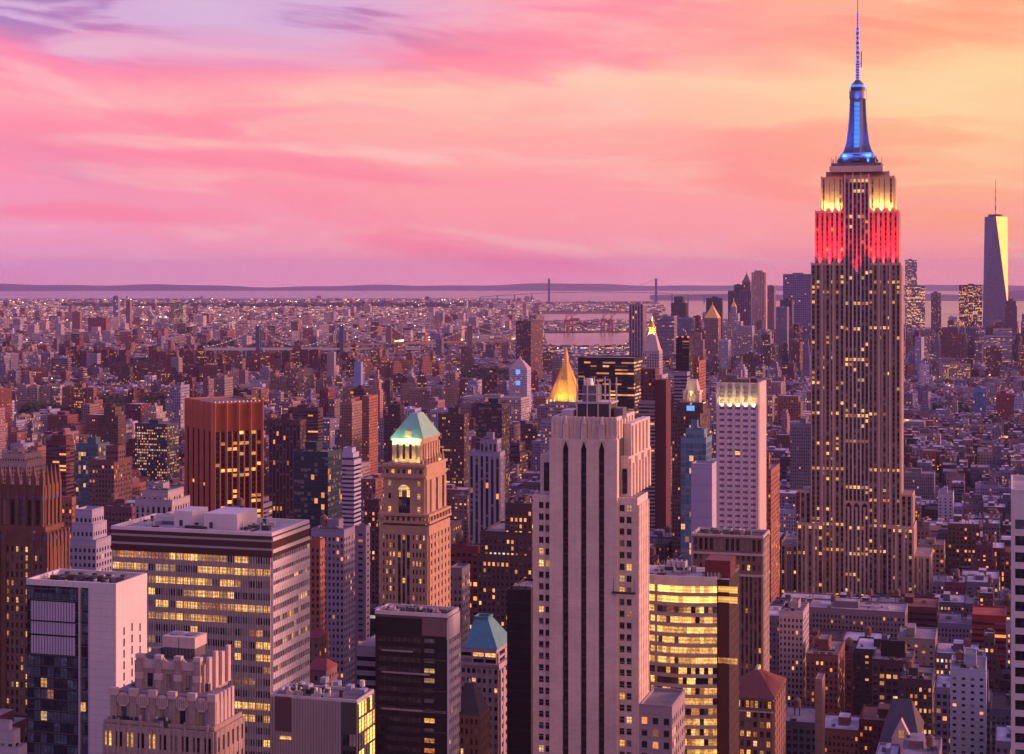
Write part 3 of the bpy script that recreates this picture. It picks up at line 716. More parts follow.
def scalloped_building():
    s = Site('masonry_building', 'pink stone building with scalloped parapets and octagonal stone plaques, low beside the pale panel box', 'office building', 103.5, 214, 242, 420, 726.6, 754, lm='the scalloped stone building')
    X, Z = s.x, s.z; zb = Z(790)
    w = MB(); x0 = -s.w; zt = s.top
    core(s, w, x0, 0, .4, s.t, 0, zt, 'pink_stone'); w.rim(x0, 0, 0, s.t, zt, .8, .5, 'pink_stone')
    s.grid(w, 'N', 0, x0, 0, zb, zt - .3, 10, 5.2, .62, .6, 'pink_stone', lit=.45, proud=.5, headm=1.6)
    for i in range(10): x = x0 + (i + .5) * s.w / 10; w.box(x - .25, x + .25, -.75, -.5, zb, zt + 1.6 * (i % 2), 'pink_stone')
    s.grid(w, 'W', 0, 0, s.t, zb, zt - .3, 6, 5.2, .45, .6, 'pink_stone', lit=.02, proud=.5, headm=1.6)
    # middle tier
    y1 = 2.2; xa, xb = X(115, y1), X(213, y1); z1 = Z(698, 0, y1); t1 = s.tp(237) - 1
    core(s, w, xa, xb, y1 + .4, t1, zt, z1, 'pink_stone')
    nb = 5; bw = (xb - xa) / nb
    s.grid(w, 'N', y1, xa, xb, zt, z1 - 2.4, nb, z1 - 2.4 - zt, .3, .92, 'pink_stone', lit=.25, proud=.4)
    w.box(xa, xb, y1 - .37, y1 + .4, z1 - 2.4, z1 - .2, 'pink_stone', top=None)
    s.grid(w, 'W', xb, y1 + .5, t1, zt, z1 - 1, 5, z1 - 1 - zt, .3, .7, 'pink_stone', lit=.05, proud=.5)
    for i in range(nb + 1):
        x = xa + i * bw; w.box(x - .9, x + .9, y1 - .8, y1 + .4, zt - .1, z1 + .4, 'pink_stone')
        w.box(x - 1.1, x + 1.1, y1 - 1.05, y1 + .1, z1 - .9, z1 + .9, 'pale_stone')
    for i in range(5): yy = y1 + 1 + i * (t1 - y1) / 4.6; w.box(xb + .3, xb + .9, yy - .6, yy + .6, zt - 2, z1 + .7, 'pale_stone')
    for i in range(6): w.box(X(110) + i * 1.2, X(110) + i * 1.2 + .7, 1.2, 2, zt, zt + 1.4, 'dark_metal')
    # top tier
    y2 = 7; xc, xd = X(135.5, y2), X(205, y2); z2 = Z(664, 0, y2); t2 = y2 + 13
    core(s, w, xc, xd, y2 + .4, t2, z1 - 1, z2, 'pink_stone', tcol=(.08, .08, .09))
    nb2 = 3; bw2 = (xd - xc) / (nb2 + .6); xs = xc + .3 * bw2
    s.grid(w, 'N', y2, xs, xs + nb2 * bw2, z1, z2 - 3.4, nb2, z2 - 3.4 - z1, .3, .9, 'pink_stone', lit=.0, proud=.4)
    w.box(xc, xs, y2 - .4, y2 + .4, z1, z2 - 3.4, 'pink_stone'); w.box(xs + nb2 * bw2, xd, y2 - .4, y2 + .4, z1, z2 - 3.4, 'pink_stone')
    w.box(xc, xd, y2 - .4, y2 + .4, z2 - 3.4, z2 - .5, 'pink_stone')
    for i in range(nb2 + 1):
        x = xs + i * bw2; w.box(x - .8, x + .8, y2 - 1.2, y2 + .4, z1 - 1, z2 + .9, 'pink_stone'); w.box(x - 1.0, x + 1.0, y2 - 1.4, y2 - .5, z2 - 4.8, z2 - 3.2, 'pale_stone'); w.box(x - .95, x + .95, y2 - 1.35, y2 + .2, z2 + .3, z2 + 1.3, 'pale_stone')
    for i in range(nb2):                       # scallops hanging between the piers
        for k in range(8):
            a = xs + i * bw2 + .8 + (bw2 - 1.6) * k / 8; h = 1.1 * (2 * (k + .5) / 8 - 1) ** 2
            w.box(a, a + (bw2 - 1.6) / 8, y2 - .6, y2 + .1, z2 - 2.2, z2 - .3 + h, 'pale_stone')
    for i in range(4): yy = y2 + .8 + i * 3.6; w.box(xd, xd + .8, yy, yy + 1.5, z1, z2 + 1 + (i % 2) * .8, 'pale_stone')
    part(w, 'wall', s)
    for i in range(nb):
        x = xa + (i + .5) * bw; m = MB(); pts = []
        for k in range(8): a = math.pi / 8 + k * math.pi / 4; pts.append((x + 1.75 * math.cos(a), 1.75 * math.sin(a)))
        zc = z1 - 1.9
        V = [(p, y1 - .85, zc + q) for p, q in pts] + [(p, y1 - .36, zc + q) for p, q in pts]
        m.add(V, [tuple(range(8))] + [(k, 8 + k, 8 + (k + 1) % 8, (k + 1) % 8) for k in range(8)], 'pale_stone')
        for k in (-2, -1, 0, 1, 2): m.box(x + k * .55 - .1, x + k * .55 + .1, y1 - .98, y1 - .86, zc - 1.1, zc + 1.1, 'pink_stone')
        m.build('stone_plaque', s.root)
    r = MB(); a, b = X(162, 9), X(193, 9); zr = z2
    r.box(a, b, 10, 16, zr, Z(651, 0, 10), 'grey_metal'); 
    for i in range(9): r.box(a + i * (b - a) / 9 + .1, a + i * (b - a) / 9 + .25, 9.85, 9.99, zr, Z(651, 0, 10), 'dark_metal')
    r.box(a - .2, (a + b) / 2 - .1, 9.6, 16.3, Z(651, 0, 10), Z(640, 0, 10), 'pale_stone'); r.box((a + b) / 2 + .1, b + .2, 9.6, 16.3, Z(651, 0, 10), Z(640, 0, 10), 'pale_stone')
    for k in (.25, .75): r.cyl(a + (b - a) * k, 13, Z(640, 0, 10), Z(639, 0, 10), 1.8, 1.8, 'grey_metal')
    part(r, 'cooling_tower', s)
    r = MB(); r.cyl(X(152, 9), 12, z2, z2 + 1.8, 2, 1.4, 'grey_metal'); r.build('roof_vent', s.root)
    clutter(s, xa + 1, xb - 1, t1 - 6, t1 - 1, z1, 8, 10); clutter(s, x0 + 1, -1, .8, 2.6, zt, 6, 11)
    s.finish()
plain('pale_stone', (.50, .40, .40), .8, 0, .2, .3)
scalloped_building()

def pinnacled_tower():
    s = Site('gothic_tower', 'orange-brown gothic tower with a crown of stone pinnacles and blue tile squares', 'gothic tower', -45, 48, 68, 700, 533, 720, lm='the pinnacled gothic tower')
    X, Z = s.x, s.z; zb = Z(735); zt = s.top; w = MB(); x0 = -s.w
    core(s, w, x0, 0, .5, s.t, 0, zt, 'gothic_brick'); w.rim(x0, 0, 0, s.t, zt, 1.2, .6, 'gothic_brick')
    s.grid(w, 'N', .1, x0, 0, zb, zt - 5, 20, 3.5, .5, .62, 'brown_brick', lit=.2, proud=.4)
    s.grid(w, 'W', 0, 0, s.t, zb, zt - 5, 6, 3.5, .4, .6, 'gothic_brick', lit=.05, proud=.5)
    w.box(x0, 0, -.4, .5, zt - 5, zt, 'gothic_brick', top=None); w.box(-.3, .45, .5, s.t, zt - 5, zt, 'gothic_brick', top=None)
    for px in (-1, 5, 33, 47): w.box(X(px) - .9, X(px) + .9, -1.1, .3, zb, zt + 1.5, 'gothic_brick')
    for i in range(6): y = i * s.t / 5.4; w.box(.2, 1.0, y, y + 1.1, zb, zt + 1.2, 'gothic_brick')
    y1 = 4; xa, xb = X(1, y1), X(43, y1); z1 = Z(486, 0, y1); t1 = s.tp(56, xb) - 0; t1 = max(y1 + 12, min(t1, 26))
    zm = Z(524, 0, y1)
    core(s, w, xa, xb, y1 + .5, t1, zt, z1, 'gothic_brick')
    s.grid(w, 'N', y1 + .1, xa, xb, zt + 2, z1 - 6, 5, z1 - 8 - zt, .5, .9, 'gothic_brick', lit=.0, proud=.6)
    s.grid(w, 'W', xb, y1 + .5, t1, zt + 2, z1 - 6, 4, z1 - 8 - zt, .45, .9, 'gothic_brick', lit=.0, proud=.6)
    w.box(xa, xb, y1 - .5, y1 + .5, z1 - 6, z1, 'gothic_brick', top=None); w.box(xb - .3, xb + .6, y1 + .5, t1, z1 - 6, z1, 'gothic_brick', top=None)
    w.box(xa - 3, xb + 2, y1 - 1.5, t1 + 1, zt, Z(527, 0, y1), 'gothic_brick')
    bl = MB()
    for i in range(6):
        x = xa + (xb - xa) * (i + .02) / 5.04; w.box(x - .7, x + .7, y1 - 1.1, y1, zt, z1 + .5, 'gothic_brick')
        bl.box(x - .55, x + .55, y1 - 1.25, y1 - 1.12, z1 - 5.6, z1 - 4.4, 'bluish_tile')
        m = MB(); m.prism([(x - .9, y1 - 1.3), (x + .9, y1 - 1.3), (x + .9, y1 + .5), (x - .9, y1 + .5)], z1, z1 + 3.5, 'gothic_brick', 'gothic_brick')
        m.prism([(x - .8, y1 - 1.2), (x + .8, y1 - 1.2), (x + .8, y1 + .4), (x - .8, y1 + .4)], z1 + 3.5, z1 + 8.2, 'gothic_brick', 'gothic_brick', pts1=[(x - .12, y1 - .5), (x + .12, y1 - .5), (x + .12, y1 - .3), (x - .12, y1 - .3)]); m.build('pinnacle', s.root)
    for i in range(1, 5):
        y = y1 + (t1 - y1) * i / 4; w.box(xb, xb + 1.0, y - .7, y + .7, zt, z1 + .5, 'gothic_brick')
        bl.box(xb + 1.0, xb + 1.12, y - .5, y + .5, z1 - 5.6, z1 - 4.4, 'bluish_tile')
        m = MB(); m.prism([(xb - .8, y - .8), (xb + .9, y - .8), (xb + .9, y + .8), (xb - .8, y + .8)], z1, z1 + 8, 'gothic_brick', 'gothic_brick', pts1=[(xb, y - .1), (xb + .2, y - .1), (xb + .2, y + .1), (xb, y + .1)]); m.build('pinnacle', s.root)
    for px in (4, 35, 47): bl.box(X(px) - .6, X(px) + .6, -1.26, -1.12, zt - 2, zt - .6, 'bluish_tile')
    for i in range(4): y = .3 + i * s.t / 4; bl.box(1.02, 1.14, y, y + 1, zt - 2, zt - .7, 'bluish_tile')
    part(w, 'wall', s); part(bl, 'tile_ornament', s, 'blue glazed tile squares')
    s.finish()
pinnacled_tower()

def copper_roof_tower():
    s = Site('copper_roof_tower', 'tan brick tower crowned by a floodlit green copper hipped roof', 'office tower', 380, 428, 449, 740, 524, 608, lm='the green copper-roofed tower')
    X, Z = s.x, s.z; zb = Z(640); zt = s.top; w = MB(); x0 = -s.w; B = 'tan_brick'
    core(s, w, x0, 0, .5, s.t, 0, zt, B)
    a, b = x0 + s.w * .36, x0 + s.w * .64
    s.grid(w, 'N', .1, x0 + 1, a - .6, zb, zt - 4, 4, 3.7, .5, .55, B, lit=.3, proud=.5)
    s.grid(w, 'N', .1, b + .6, -1, zb, zt - 4, 4, 3.7, .5, .55, B, lit=.3, proud=.5)
    s.grid(w, 'N', .4, a, b, zb, zt - 4, 3, 3.7, .66, .62, B, sp='dark_spandrel', lit=.15, proud=.7)
    for p, q in ((x0, x0 + 1), (a - .6, a), (b, b + .6), (-1, 0)): w.box(p, q, -.4, .5, zb - 30, zt - 4, B)
    w.box(x0, 0, -.4, .5, zt - 4, zt, B, top=None)
    s.grid(w, 'W', 0, .5, s.t, zb, zt - 4, 6, 3.7, .4, .55, B, lit=.12, proud=.5); w.box(-.3, .5, 0, s.t, zt - 4, zt, B, top=None)
    for q, y, e in ((524, -.9, 1.1), (517, -.7, .8)):
        zz = Z(q); w.box(x0 - e, e, y - e * .3, s.t + .5, zz, zz + 1.0, B)
    for i in range(10): x = x0 + s.w * i / 9; w.box(x - .5, x + .5, -1.0, 0, zt + 1, zt + 3.6, B)
    for i in range(8): y = s.t * i / 7.2; w.box(-.2, .9, y, y + 1, zt + 1, zt + 3.6, B)
    # middle block
    y1 = 2.2; xa, xb = X(384, y1), X(425, y1); z1 = Z(467, 0, y1); t1 = s.tp(445, xb) - .5
    core(s, w, xa, xb, y1 + .5, t1, zt, z1, B)
    hc = (xa + xb) / 2; hw = 2.6
    s.grid(w, 'N', y1 + .1, xa + .5, hc - 4.4, zt + 2, z1 - 6, 1, 5.3, .3, .4, B, lit=.6, proud=.5)
    s.grid(w, 'N', y1 + .1, hc + 4.4, xb - .5, zt + 2, z1 - 6, 1, 5.3, .3, .4, B, lit=.6, proud=.5)
    for p, q in ((xa, xa + .5), (hc - 4.4, hc - hw), (hc + hw, hc + 4.4), (xb - .5, xb)): w.box(p, q, y1 - .4, y1 + .5, zt, z1 - 6, B)
    w.box(hc - hw, hc + hw, y1 - .4, y1 + .5, z1 - 9.5, z1 - 6, B)
    w.box(xa, xb, y1 - .4, y1 + .5, z1 - 6, z1, B, top=None); w.box(xa, xb, y1 - .4, y1 + .5, zt, zt + 2, B)
    s.grid(w, 'N', y1 + .2, hc - hw, hc + hw, zt + 3, z1 - 10.5, 3, 3.6, .8, .7, 'dark_spandrel', lit=.12, proud=.2)
    ar = []
    for i in range(9): t = math.pi * i / 8; ar.append((hc - hw * math.cos(t), y1 - .55, z1 - 10.2 + hw * .9 * math.sin(t)))
    m = MB(); m.add(ar, [tuple(range(9))[::-1]], 'pane_white'); m.build('arched_window', s.root)
    s.grid(w, 'W', xb, y1 + .5, t1, zt + 3, z1 - 6, 3, z1 - 9 - zt, .34, .96, B, lit=0, proud=.6); w.box(xb - .3, xb + .55, y1 + .5, t1, z1 - 6, z1, B, top=None)
    for q, e in ((467, 1.0), (478, .8)):
        zz = Z(q, 0, y1); w.box(xa - e, xb + e, y1 - .5 - e, t1 + e, zz - .3, zz + .8, B)
    s.grid(w, 'N', y1 - .5, xa + .5, xb - .5, z1 - 4.2, z1 - 1.4, 7, 2.8, .5, .6, B, lit=.2, proud=.15)
    # top block
    y2 = 4.5; xc, xd = X(392.5, y2), X(422.5, y2); z2 = Z(441, 0, y2); t2 = t1 - 3
    core(s, w, xc, xd, y2 + .5, t2, z1, z2, B)
    s.grid(w, 'N', y2 + .1, xc + 1, xd - 1, z1 + 2.6, z2 - 1.5, 4, z2 - z1 - 4.1, .42, .96, B, lit=0, proud=.5)
    for p, q in ((xc, xc + 1), (xd - 1, xd)): w.box(p, q, y2 - .4, y2 + .5, z1, z2, B)
    w.box(xc, xd, y2 - .4, y2 + .5, z2 - 1.5, z2, B, top=None); w.box(xc, xd, y2 - .4, y2 + .5, z1, z1 + 2.6, B)
    s.grid(w, 'W', xd, y2 + .5, t2, z1 + 2.6, z2 - 1.5, 6, z2 - z1 - 4.1, .4, .96, B, lit=0, proud=.5)
    w.box(xc - .6, xd + .6, y2 - 1, t2 + .6, z2, z2 + .9, B)
    for i in range(7): y = y1 + 1 + i * (t1 - y1) / 7; w.box(xb - .6, xb + .4, y, y + 1, z1, z1 + 3, B); w.cyl(xb - .1, y + .5, z1 + 3, z1 + 4.6, .5, .05, B, 6)
    part(w, 'wall', s)
    r = MB(); z3 = Z(414, 0, y2 + 5); q0, q1 = X(411.5, y2 + 8), X(418, y2 + 8); ym = (y2 + t2) / 2
    r.prism([(xc - .8, y2 - 1.1), (xd + .8, y2 - 1.1), (xd + .8, t2 + .8), (xc - .8, t2 + .8)], z2 + .9, z3, 'copper_green', 'copper_green', pts1=[(q0, ym - 4), (q1, ym - 4), (q1, ym + 4), (q0, ym + 4)])
    part(r, 'roof', s, 'green copper hipped roof')
    m = MB(); m.box(hc - .2, hc + 2.4, y2 - 1, y2 + 1.5, z2 + 1.2, z2 + 4, 'pane_white'); m.build('dormer', s.root)
    for i in range(4):
        x = xc + (xd - xc) * (i + .5) / 4; lamp(s.root, (x, y2 - 1.6, z1 + .8), (x, y2 + .6, z2), 1.5, .5, 420, (1, .75, .25))
    for i in range(3):
        x = xc + (xd - xc) * (i + .3) / 3; lamp(s.root, (x, y2 - 3.4, z2 - 1.5), (x, ym, z3), 1.2, .5, 1000, (.8, 1, .4))
        y = y2 + (t2 - y2) * (i + .5) / 3; lamp(s.root, (xd + 1.6, y, z1 + .9), (xd, y, z2), 1.2, .5, 130, (1, .75, .3))
    s.finish()
copper_roof_tower()

def dark_office():
    s = Site('dark_office_tower', 'near-black office slab with a white striped flank, roof cut off just below the copper-roofed tower', 'office tower', 375, 447.5, 459, 600, 615, 754, lm='the near-black office slab')
    zt = s.top; zb = s.z(790); x0 = -s.w; w = MB(); fl = 10.3 / F * 600
    core(s, w, x0, 0, .3, s.t, 0, zt, 'black_panel', tcol=(.14, .12, .13)); w.rim(x0, 0, -.1, s.t, zt, 1.3, .5, 'white_panel')
    w.box(x0, 0, -.1, .3, s.z(620.5), zt - .02, 'purple_panel', top=None)
    for q in (654, 676, 713): zz = s.z(q); w.box(x0 + 2.5, x0 + 14 + (q % 3) * 6, -.12, .3, zz - .3, zz + .3, 'grey_panel')
    w.box(-9.2, -.6, -.25, .3, s.z(637), s.z(619), 'louvre_pink')
    nf = int((s.z(640) - zb) / fl)
    for f in range(nf):
        zz = s.z(645) - f * fl
        if f in (1, 4, 6, 8): w.box(-9, 0, -.12, .3, zz - 2.3, zz - 1.9, 'dark_spandrel')
    w.box(-.3, .4, 0, s.t, s.z(640), zt - .02, 'white_panel', top=None)
    s.grid(w, 'W', 0, 0, s.t, zb, s.z(640), 6, fl, .97, .5, 'white_panel', lit=.02, proud=.5)
    s.grid(MB(), 'N', -.02, -8.6, -4.6, zb, s.z(640), 1, fl, .9, .42, 'black_panel', lit=.62, kinds=[(.6, 'pane_dark'), (.4, 'pane_blue')])
    s.grid(MB(), 'N', .0, x0 + 1, -9.5, zb, s.z(640), 9, fl, .9, .5, 'black_panel', lit=0, kinds=[(.9, 'pane_dark'), (.1, 'pane_dark')])
    part(w, 'wall', s)
    for i in range(6):
        r = MB(); xx = x0 + 2 + i * 3.9; r.box(xx, xx + 2.8, 6, 10, zt, zt + 1.6, 'grey_metal'); r.bar((xx, 4, zt), (xx, 4, zt + 2.2), .15, 'pale_metal'); r.build('roof_vent', s.root)
    clutter(s, x0 + 1.5, -1.5, 2, s.t - 2, zt, 20, 7)
    s.finish()
plain('purple_panel', (.085, .05, .075), .45, 0, .1, .1); plain('louvre_pink', (.16, .10, .12), .5, 0, .1, .3)
dark_office()

def teal_pyramid():
    s = Site('pyramid_roof_building', 'lilac stone building under a teal pyramid roof, beside the black slab', 'office building', 461, 499, 517, 680, 665, 754, lm='the teal pyramid-roofed building')
    X, Z = s.x, s.z; zt = s.top; zb = Z(790); x0 = -s.w; w = MB(); B = 'lilac_stone'
    core(s, w, x0, 0, .5, s.t, 0, zt, B); w.rim(x0, 0, 0, s.t, zt, 1, .5, B)
    s.grid(w, 'N', 0, x0, x0 + s.w * .55, zb, zt - 1, 4, 3.7, .7, .5, B, lit=.3, proud=.4)
    s.grid(w, 'N', 0, x0 + s.w * .55, 0, zb, zt - 1, 3, 3.7, .5, .5, B, lit=.15, proud=.6)
    s.grid(w, 'W', 0, 0, s.t, zb, zt - 1, 5, 3.7, .45, .5, B, lit=.1, proud=.6)
    for k in range(3):
        zz = zt - 6 - k * 22; w.bar((.7, 1, zz - 12), (.7, s.t * .5, zz), .5, 'white_panel'); w.bar((.7, s.t - 1, zz - 12), (.7, s.t * .5, zz), .5, 'white_panel')
        w.bar((x0 + 4, -.7, zz - 4), (x0 + 12, -.7, zz - 9), .5, 'white_panel')
    y1 = 2; xa, xb = X(460.5, y1), X(501, y1); xb = min(xb, -1.5); z1 = Z(650, 0, y1); t1 = s.t - 2
    core(s, w, xa, xb, y1 + .4, t1, zt, z1, B)
    s.grid(w, 'N', y1, xa, xb, zt, z1 - 1.5, 3, (z1 - 1.5 - zt) / 2, .88, .6, B, lit=.08, proud=.4); w.box(xa, xb, y1 - .4, y1 + .4, z1 - 1.5, z1, B, top=None)
    s.grid(w, 'W', xb, y1 + .4, t1, zt, z1 - 1.5, 2, (z1 - 1.5 - zt) / 2, .7, .6, B, lit=.08, proud=.4)
    part(w, 'wall', s)
    r = MB(); z2 = Z(621, 0, 8); e0, e1 = X(464, y1), X(503, y1); e1 = min(e1, xb + .2); ym = (y1 + t1) / 2; q0, q1 = X(477, ym), X(490, ym)
    r.prism([(e0, y1 + .3), (e1, y1 + .3), (e1, t1), (e0, t1)], z1, z2, 'copper_teal', 'dark_metal', pts1=[(q0, ym - 3), (q1, ym - 3), (q1, ym + 3), (q0, ym + 3)])
    r.rim(q0 - .3, q1 + .3, ym - 3.3, ym + 3.3, z2, .9, .5, 'copper_teal')
    for i in range(11):
        k = i / 10; r.bar((e0 + (e1 - e0) * k, y1 + .25, z1), (q0 + (q1 - q0) * k, ym - 3.05, z2), .14, 'copper_teal')
    part(r, 'roof', s, 'teal metal pyramid roof')
    s.finish()
plain('lilac_stone', (.40, .33, .37), .8, 0, .2, .2)
teal_pyramid()

def slate_roof_building():
    s = Site('brick_building', 'brown brick building with steep dark slate roof at the foot of the teal pyramid', 'brick building', 455, 479, 489, 610, 714, 754)
    zt = s.top; zb = s.z(790); x0 = -s.w; w = MB()
    core(s, w, x0, 0, .4, s.t, 0, zt, 'brown_brick')
    s.grid(w, 'N', 0, x0, 0, zb, zt - .8, 5, 3.6, .5, .55, 'brown_brick', lit=.35, proud=.4); s.grid(w, 'W', 0, 0, s.t, zb, zt - .8, 4, 3.6, .45, .5, 'brown_brick', lit=.12, proud=.4)
    w.box(x0 - .3, .5, -.6, s.t, zt - .8, zt + .3, 'brown_brick'); part(w, 'wall', s)
    r = MB(); zz = s.z(687); r.prism([(x0, -.2), (.3, -.2), (.3, s.t), (x0, s.t)], zt + .3, zz, 'slate', 'slate', pts1=[(x0 + 2, s.t * .4), (x0 + 5, s.t * .4), (x0 + 5, s.t * .6), (x0 + 2, s.t * .6)]); part(r, 'roof', s, 'steep dark slate roof')
    m = MB(); m.cyl(x0 + 3.4, s.t * .5, zz, zz + 1.2, .5, .3, 'pale_metal'); m.build('finial', s.root)
    s.finish()
slate_roof_building()

def black_slab():
    s = Site('black_slab_tower', 'windowless black slab wedged beside the pink slotted tower', 'tower', 507, 531, 534, 640, 590, 754, dep=24)
    w = MB(); core(s, w, -s.w, 0, 0, s.t, 0, s.top, 'black_panel', tcol=(.2, .18, .2)); w.rim(-s.w, 0, 0, s.t, s.top, .9, .4, 'black_panel')
    z = s.z(760)
    while z < s.top - 3: w.box(-s.w, 0, -.06, -.004, z, z + .12, 'dark_metal'); z += 3.6
    part(w, 'wall', s)
    for i in range(3): r = MB(); r.box(-s.w + 1 + i * 2.6, -s.w + 2.8 + i * 2.6, 4, 8, s.top, s.top + 1.5, 'grey_metal'); r.build('roof_vent', s.root)
black_slab()

def grey_box():
    s = Site('grey_panel_building', 'low grey panelled box with a yellow-lit glass end, beside the near-black slab', 'office building', 270, 357, 374, 440, 699, 754)
    zt = s.top; x0 = -s.w; w = MB(); zb = s.z(800)
    core(s, w, x0, 0, .1, s.t, 0, zt, 'grey_panel', tcol=(.16, .14, .15)); w.rim(x0, 0, 0, s.t, zt, .7, .35, 'pale_metal')
    w.box(s.x(275), s.x(291), -.05, .1, s.z(737), s.z(702), 'purple_panel'); w.box(s.x(341), -.1, -.06, .1, zb, zt, 'dark_spandrel', top=None)
    n = 26
    for i in range(n): x = x0 + (s.x(341) - x0) * i / n; w.box(x - .03, x + .03, -.1, -.004, zb, zt, 'purple_panel')
    s.grid(w, 'W', 0, .4, s.t, zb, zt - .4, 6, 3.9, .92, .86, 'dark_metal', lit=.0, proud=.2, kinds=[(.8, 'pane_flood'), (.2, 'pane_blue')])
    s.grid(MB(), 'N', -.3, s.x(343), s.x(356), zb, s.z(735), 2, 3.9, .85, .7, 'dark_metal', lit=.3)
    m = MB(); a, b = s.x(280), s.x(291); m.box(a, b, -.1, .1, s.z(745), s.z(742), 'pane_yellow'); m.build('window', s.root)
    part(w, 'wall', s)
    for i in range(9):
        r = MB(); xx = x0 + 2 + i * 2.4; yy = 5 + (i * 7 % 5) * 3
        r.cyl(xx, yy, zt, zt + 1.1 + i % 3 * .5, .7, .7, 'pale_metal', 10) if i % 2 else r.box(xx, xx + 1.6, yy, yy + 2.5, zt, zt + 1.4, 'bluish_metal')
        r.build('roof_vent', s.root)
    clutter(s, x0 + 1.5, -1.5, 2, s.t - 2, zt, 20, 8)
    s.finish()
plain('bluish_metal', (.25, .3, .42), .5, .3, .2, 1)
grey_box()

def yellow_office():
    s = Site('curved_office_building', 'office building glowing yellow behind bands of glass with a dark smoked-glass corner', 'office building', 648, 729, 739, 610, 577, 754, lm='the yellow glowing office')
    X, Z = s.x, s.z; zt = s.top; zb = Z(790); x0 = -s.w - 6; w = MB(); fl = 10.2 / F * 610; B = 'grey_panel'
    xk = X(717)
    n = 7; xs = [x0 + (xk - x0) * i / n for i in range(n + 1)]
    ys = [-3.6 * math.sin(math.pi * .95 * i / n) for i in range(n + 1)]     # shallow bow
    out_ = list(zip(xs, ys)) + [(xk, 14), (x0, 14)]
    w.prism([(x, y + .9) if i <= n else (x, y) for i, (x, y) in enumerate(out_)], 0, zt, 'dark_spandrel', 'roofing', tcol=(.38, .34, .36))
    w.box(x0, xk, 14, s.t, 0, zt, 'dark_spandrel', top='roofing', tcol=(.38, .34, .36))
    w.box(xk, 0, .2, s.t, 0, zt, 'black_panel', top='roofing', tcol=(.38, .34, .36))
    nf = int((zt - 2.4 - zb) / fl)
    pn = {k: MB() for k in range(nf)}
    rng = random.Random(3); fo = {}
    def band(m, z0, z1, off, mm):
        for (xa, ya), (xb, yb) in zip(zip(xs, ys), zip(xs[1:], ys[1:])):
            V = [(xa, ya + .9, z0), (xb, yb + .9, z0), (xb, yb + off, z0), (xa, ya + off, z0)]; V2 = [(a, b, z1) for a, b, c in V]
            m.add(V[::-1] + V2[::-1], [(0, 1, 5, 4), (3, 0, 4, 7), (1, 2, 6, 5), (4, 5, 6, 7), (3, 2, 1, 0)], mm)
    band(w, zt - 2.4, zt + .9, 0, 'pale_metal')
    cnt = 0; rest = MB()
    for f in range(nf):
        z1 = zt - 2.4 - f * fl; z0 = z1 - fl
        band(w, z0, z0 + fl * .36, 0, B)
        sub = 3
        for i in range(n):
            for k in range(sub):
                a, b = k / sub, (k + 1) / sub
                xa, xb = xs[i] + (xs[i + 1] - xs[i]) * a, xs[i] + (xs[i + 1] - xs[i]) * b
                ya, yb = ys[i] + (ys[i + 1] - ys[i]) * a + .45, ys[i] + (ys[i + 1] - ys[i]) * b + .45
                if f < 2: mm = 'pane_flood'
                elif f not in fo: fo[f] = rng.choice([.35, .6, 1, 1.1, 1.3]); mm = 'pane_dark'
                elif f in (8, 9): mm = 'pane_yellow' if rng.random() < .2 + .5 * (i > 3) else 'pane_dark'
                else: mm = 'pane_yellow' if rng.random() < (.75 if i > 3 else .55) * fo[f] else rng.choice(['pane_dark', 'pane_blue', 'pane_orange'])
                m = MB() if cnt < 100 else rest
                m.add([(xa + .06, ya, z0 + fl * .34), (xb - .06, yb, z0 + fl * .34), (xb - .06, yb, z1), (xa + .06, ya, z1), (xa + .06, ya + .3, z0 + fl * .34), (xb - .06, yb + .3, z0 + fl * .34), (xb - .06, yb + .3, z1), (xa + .06, ya + .3, z1)],
                      [(0, 1, 2, 3), (4, 0, 3, 7), (1, 5, 6, 2), (7, 6, 5, 4)], mm)
                if cnt < 100: m.build('window', s.root)
                cnt += 1
    tag(rest.build('window', s.root), kind='stuff')
    for i, px in enumerate((657.5, 681.5)): w.box(X(px) - .4, X(px) + .4, -2.6, .3, zb, zt - 2.4, B)
    part(w, 'wall', s)
    # dark corner bay with its own faint windows
    c = MB(); c.box(xk + .25, .01, .195, .21, zt - 2.4 - nf * fl, zt - 2.4, 'brown_dark')
    for f in range(nf):
        z1 = zt - 2.4 - f * fl
        c.box(xk + .3, 0, -.0, .2, z1 - fl + .1, z1 - fl + 1.6, 'brown_dark', top='same')
        if f < 2 or f in (7,): c.box(xk + .4, xk + 7.2, .04, .19, z1 - fl * .62, z1, 'pane_flood' if f < 2 else 'pane_orange')
    part(c, 'corner_bay', s, 'smoked dark glass corner')
    d = MB()
    for f in range(nf):
        z1 = zt - 2.4 - f * fl; d.box(.0, .12, .4, s.t, z1 - fl + .1, z1 - fl + 1.5, 'brown_dark')
    part(d, 'side_cladding', s)
    r = MB(); a, b = X(705, 3), X(733, 3) - .5; b = min(b, 0)
    r.box(a, b, 3, 15, zt, Z(561, 0, 3), 'maroon_panel'); r.box(a + 1, b - 3, 1, 2.9, zt, zt + 1.6, 'grey_metal')
    for i in range(4): r.box(a + 1.2 + i * 1.3, a + 1.5 + i * 1.3, .8, 1, zt, zt + 2.2, 'pale_metal')
    part(r, 'stair_hut', s, 'maroon rooftop hut')
    r = MB(); a, b = X(665, 12), X(686, 12); r.box(a, b, 13, 18, zt, zt + 1.2, 'dark_metal')
    for i in range(4): r.box(a + .3 + i * 1.8, a + 1.8 + i * 1.8, 13.5, 17.5, zt + 1.2, zt + 3.4, 'pale_metal'); r.cyl(a + 1.05 + i * 1.8, 15.5, zt + 3.4, zt + 3.7, .6, .6, 'dark_metal')
    part(r, 'cooling_tower', s); clutter(s, x0 + 4, xk + 4, 2, s.t - 3, zt, 20, 9)
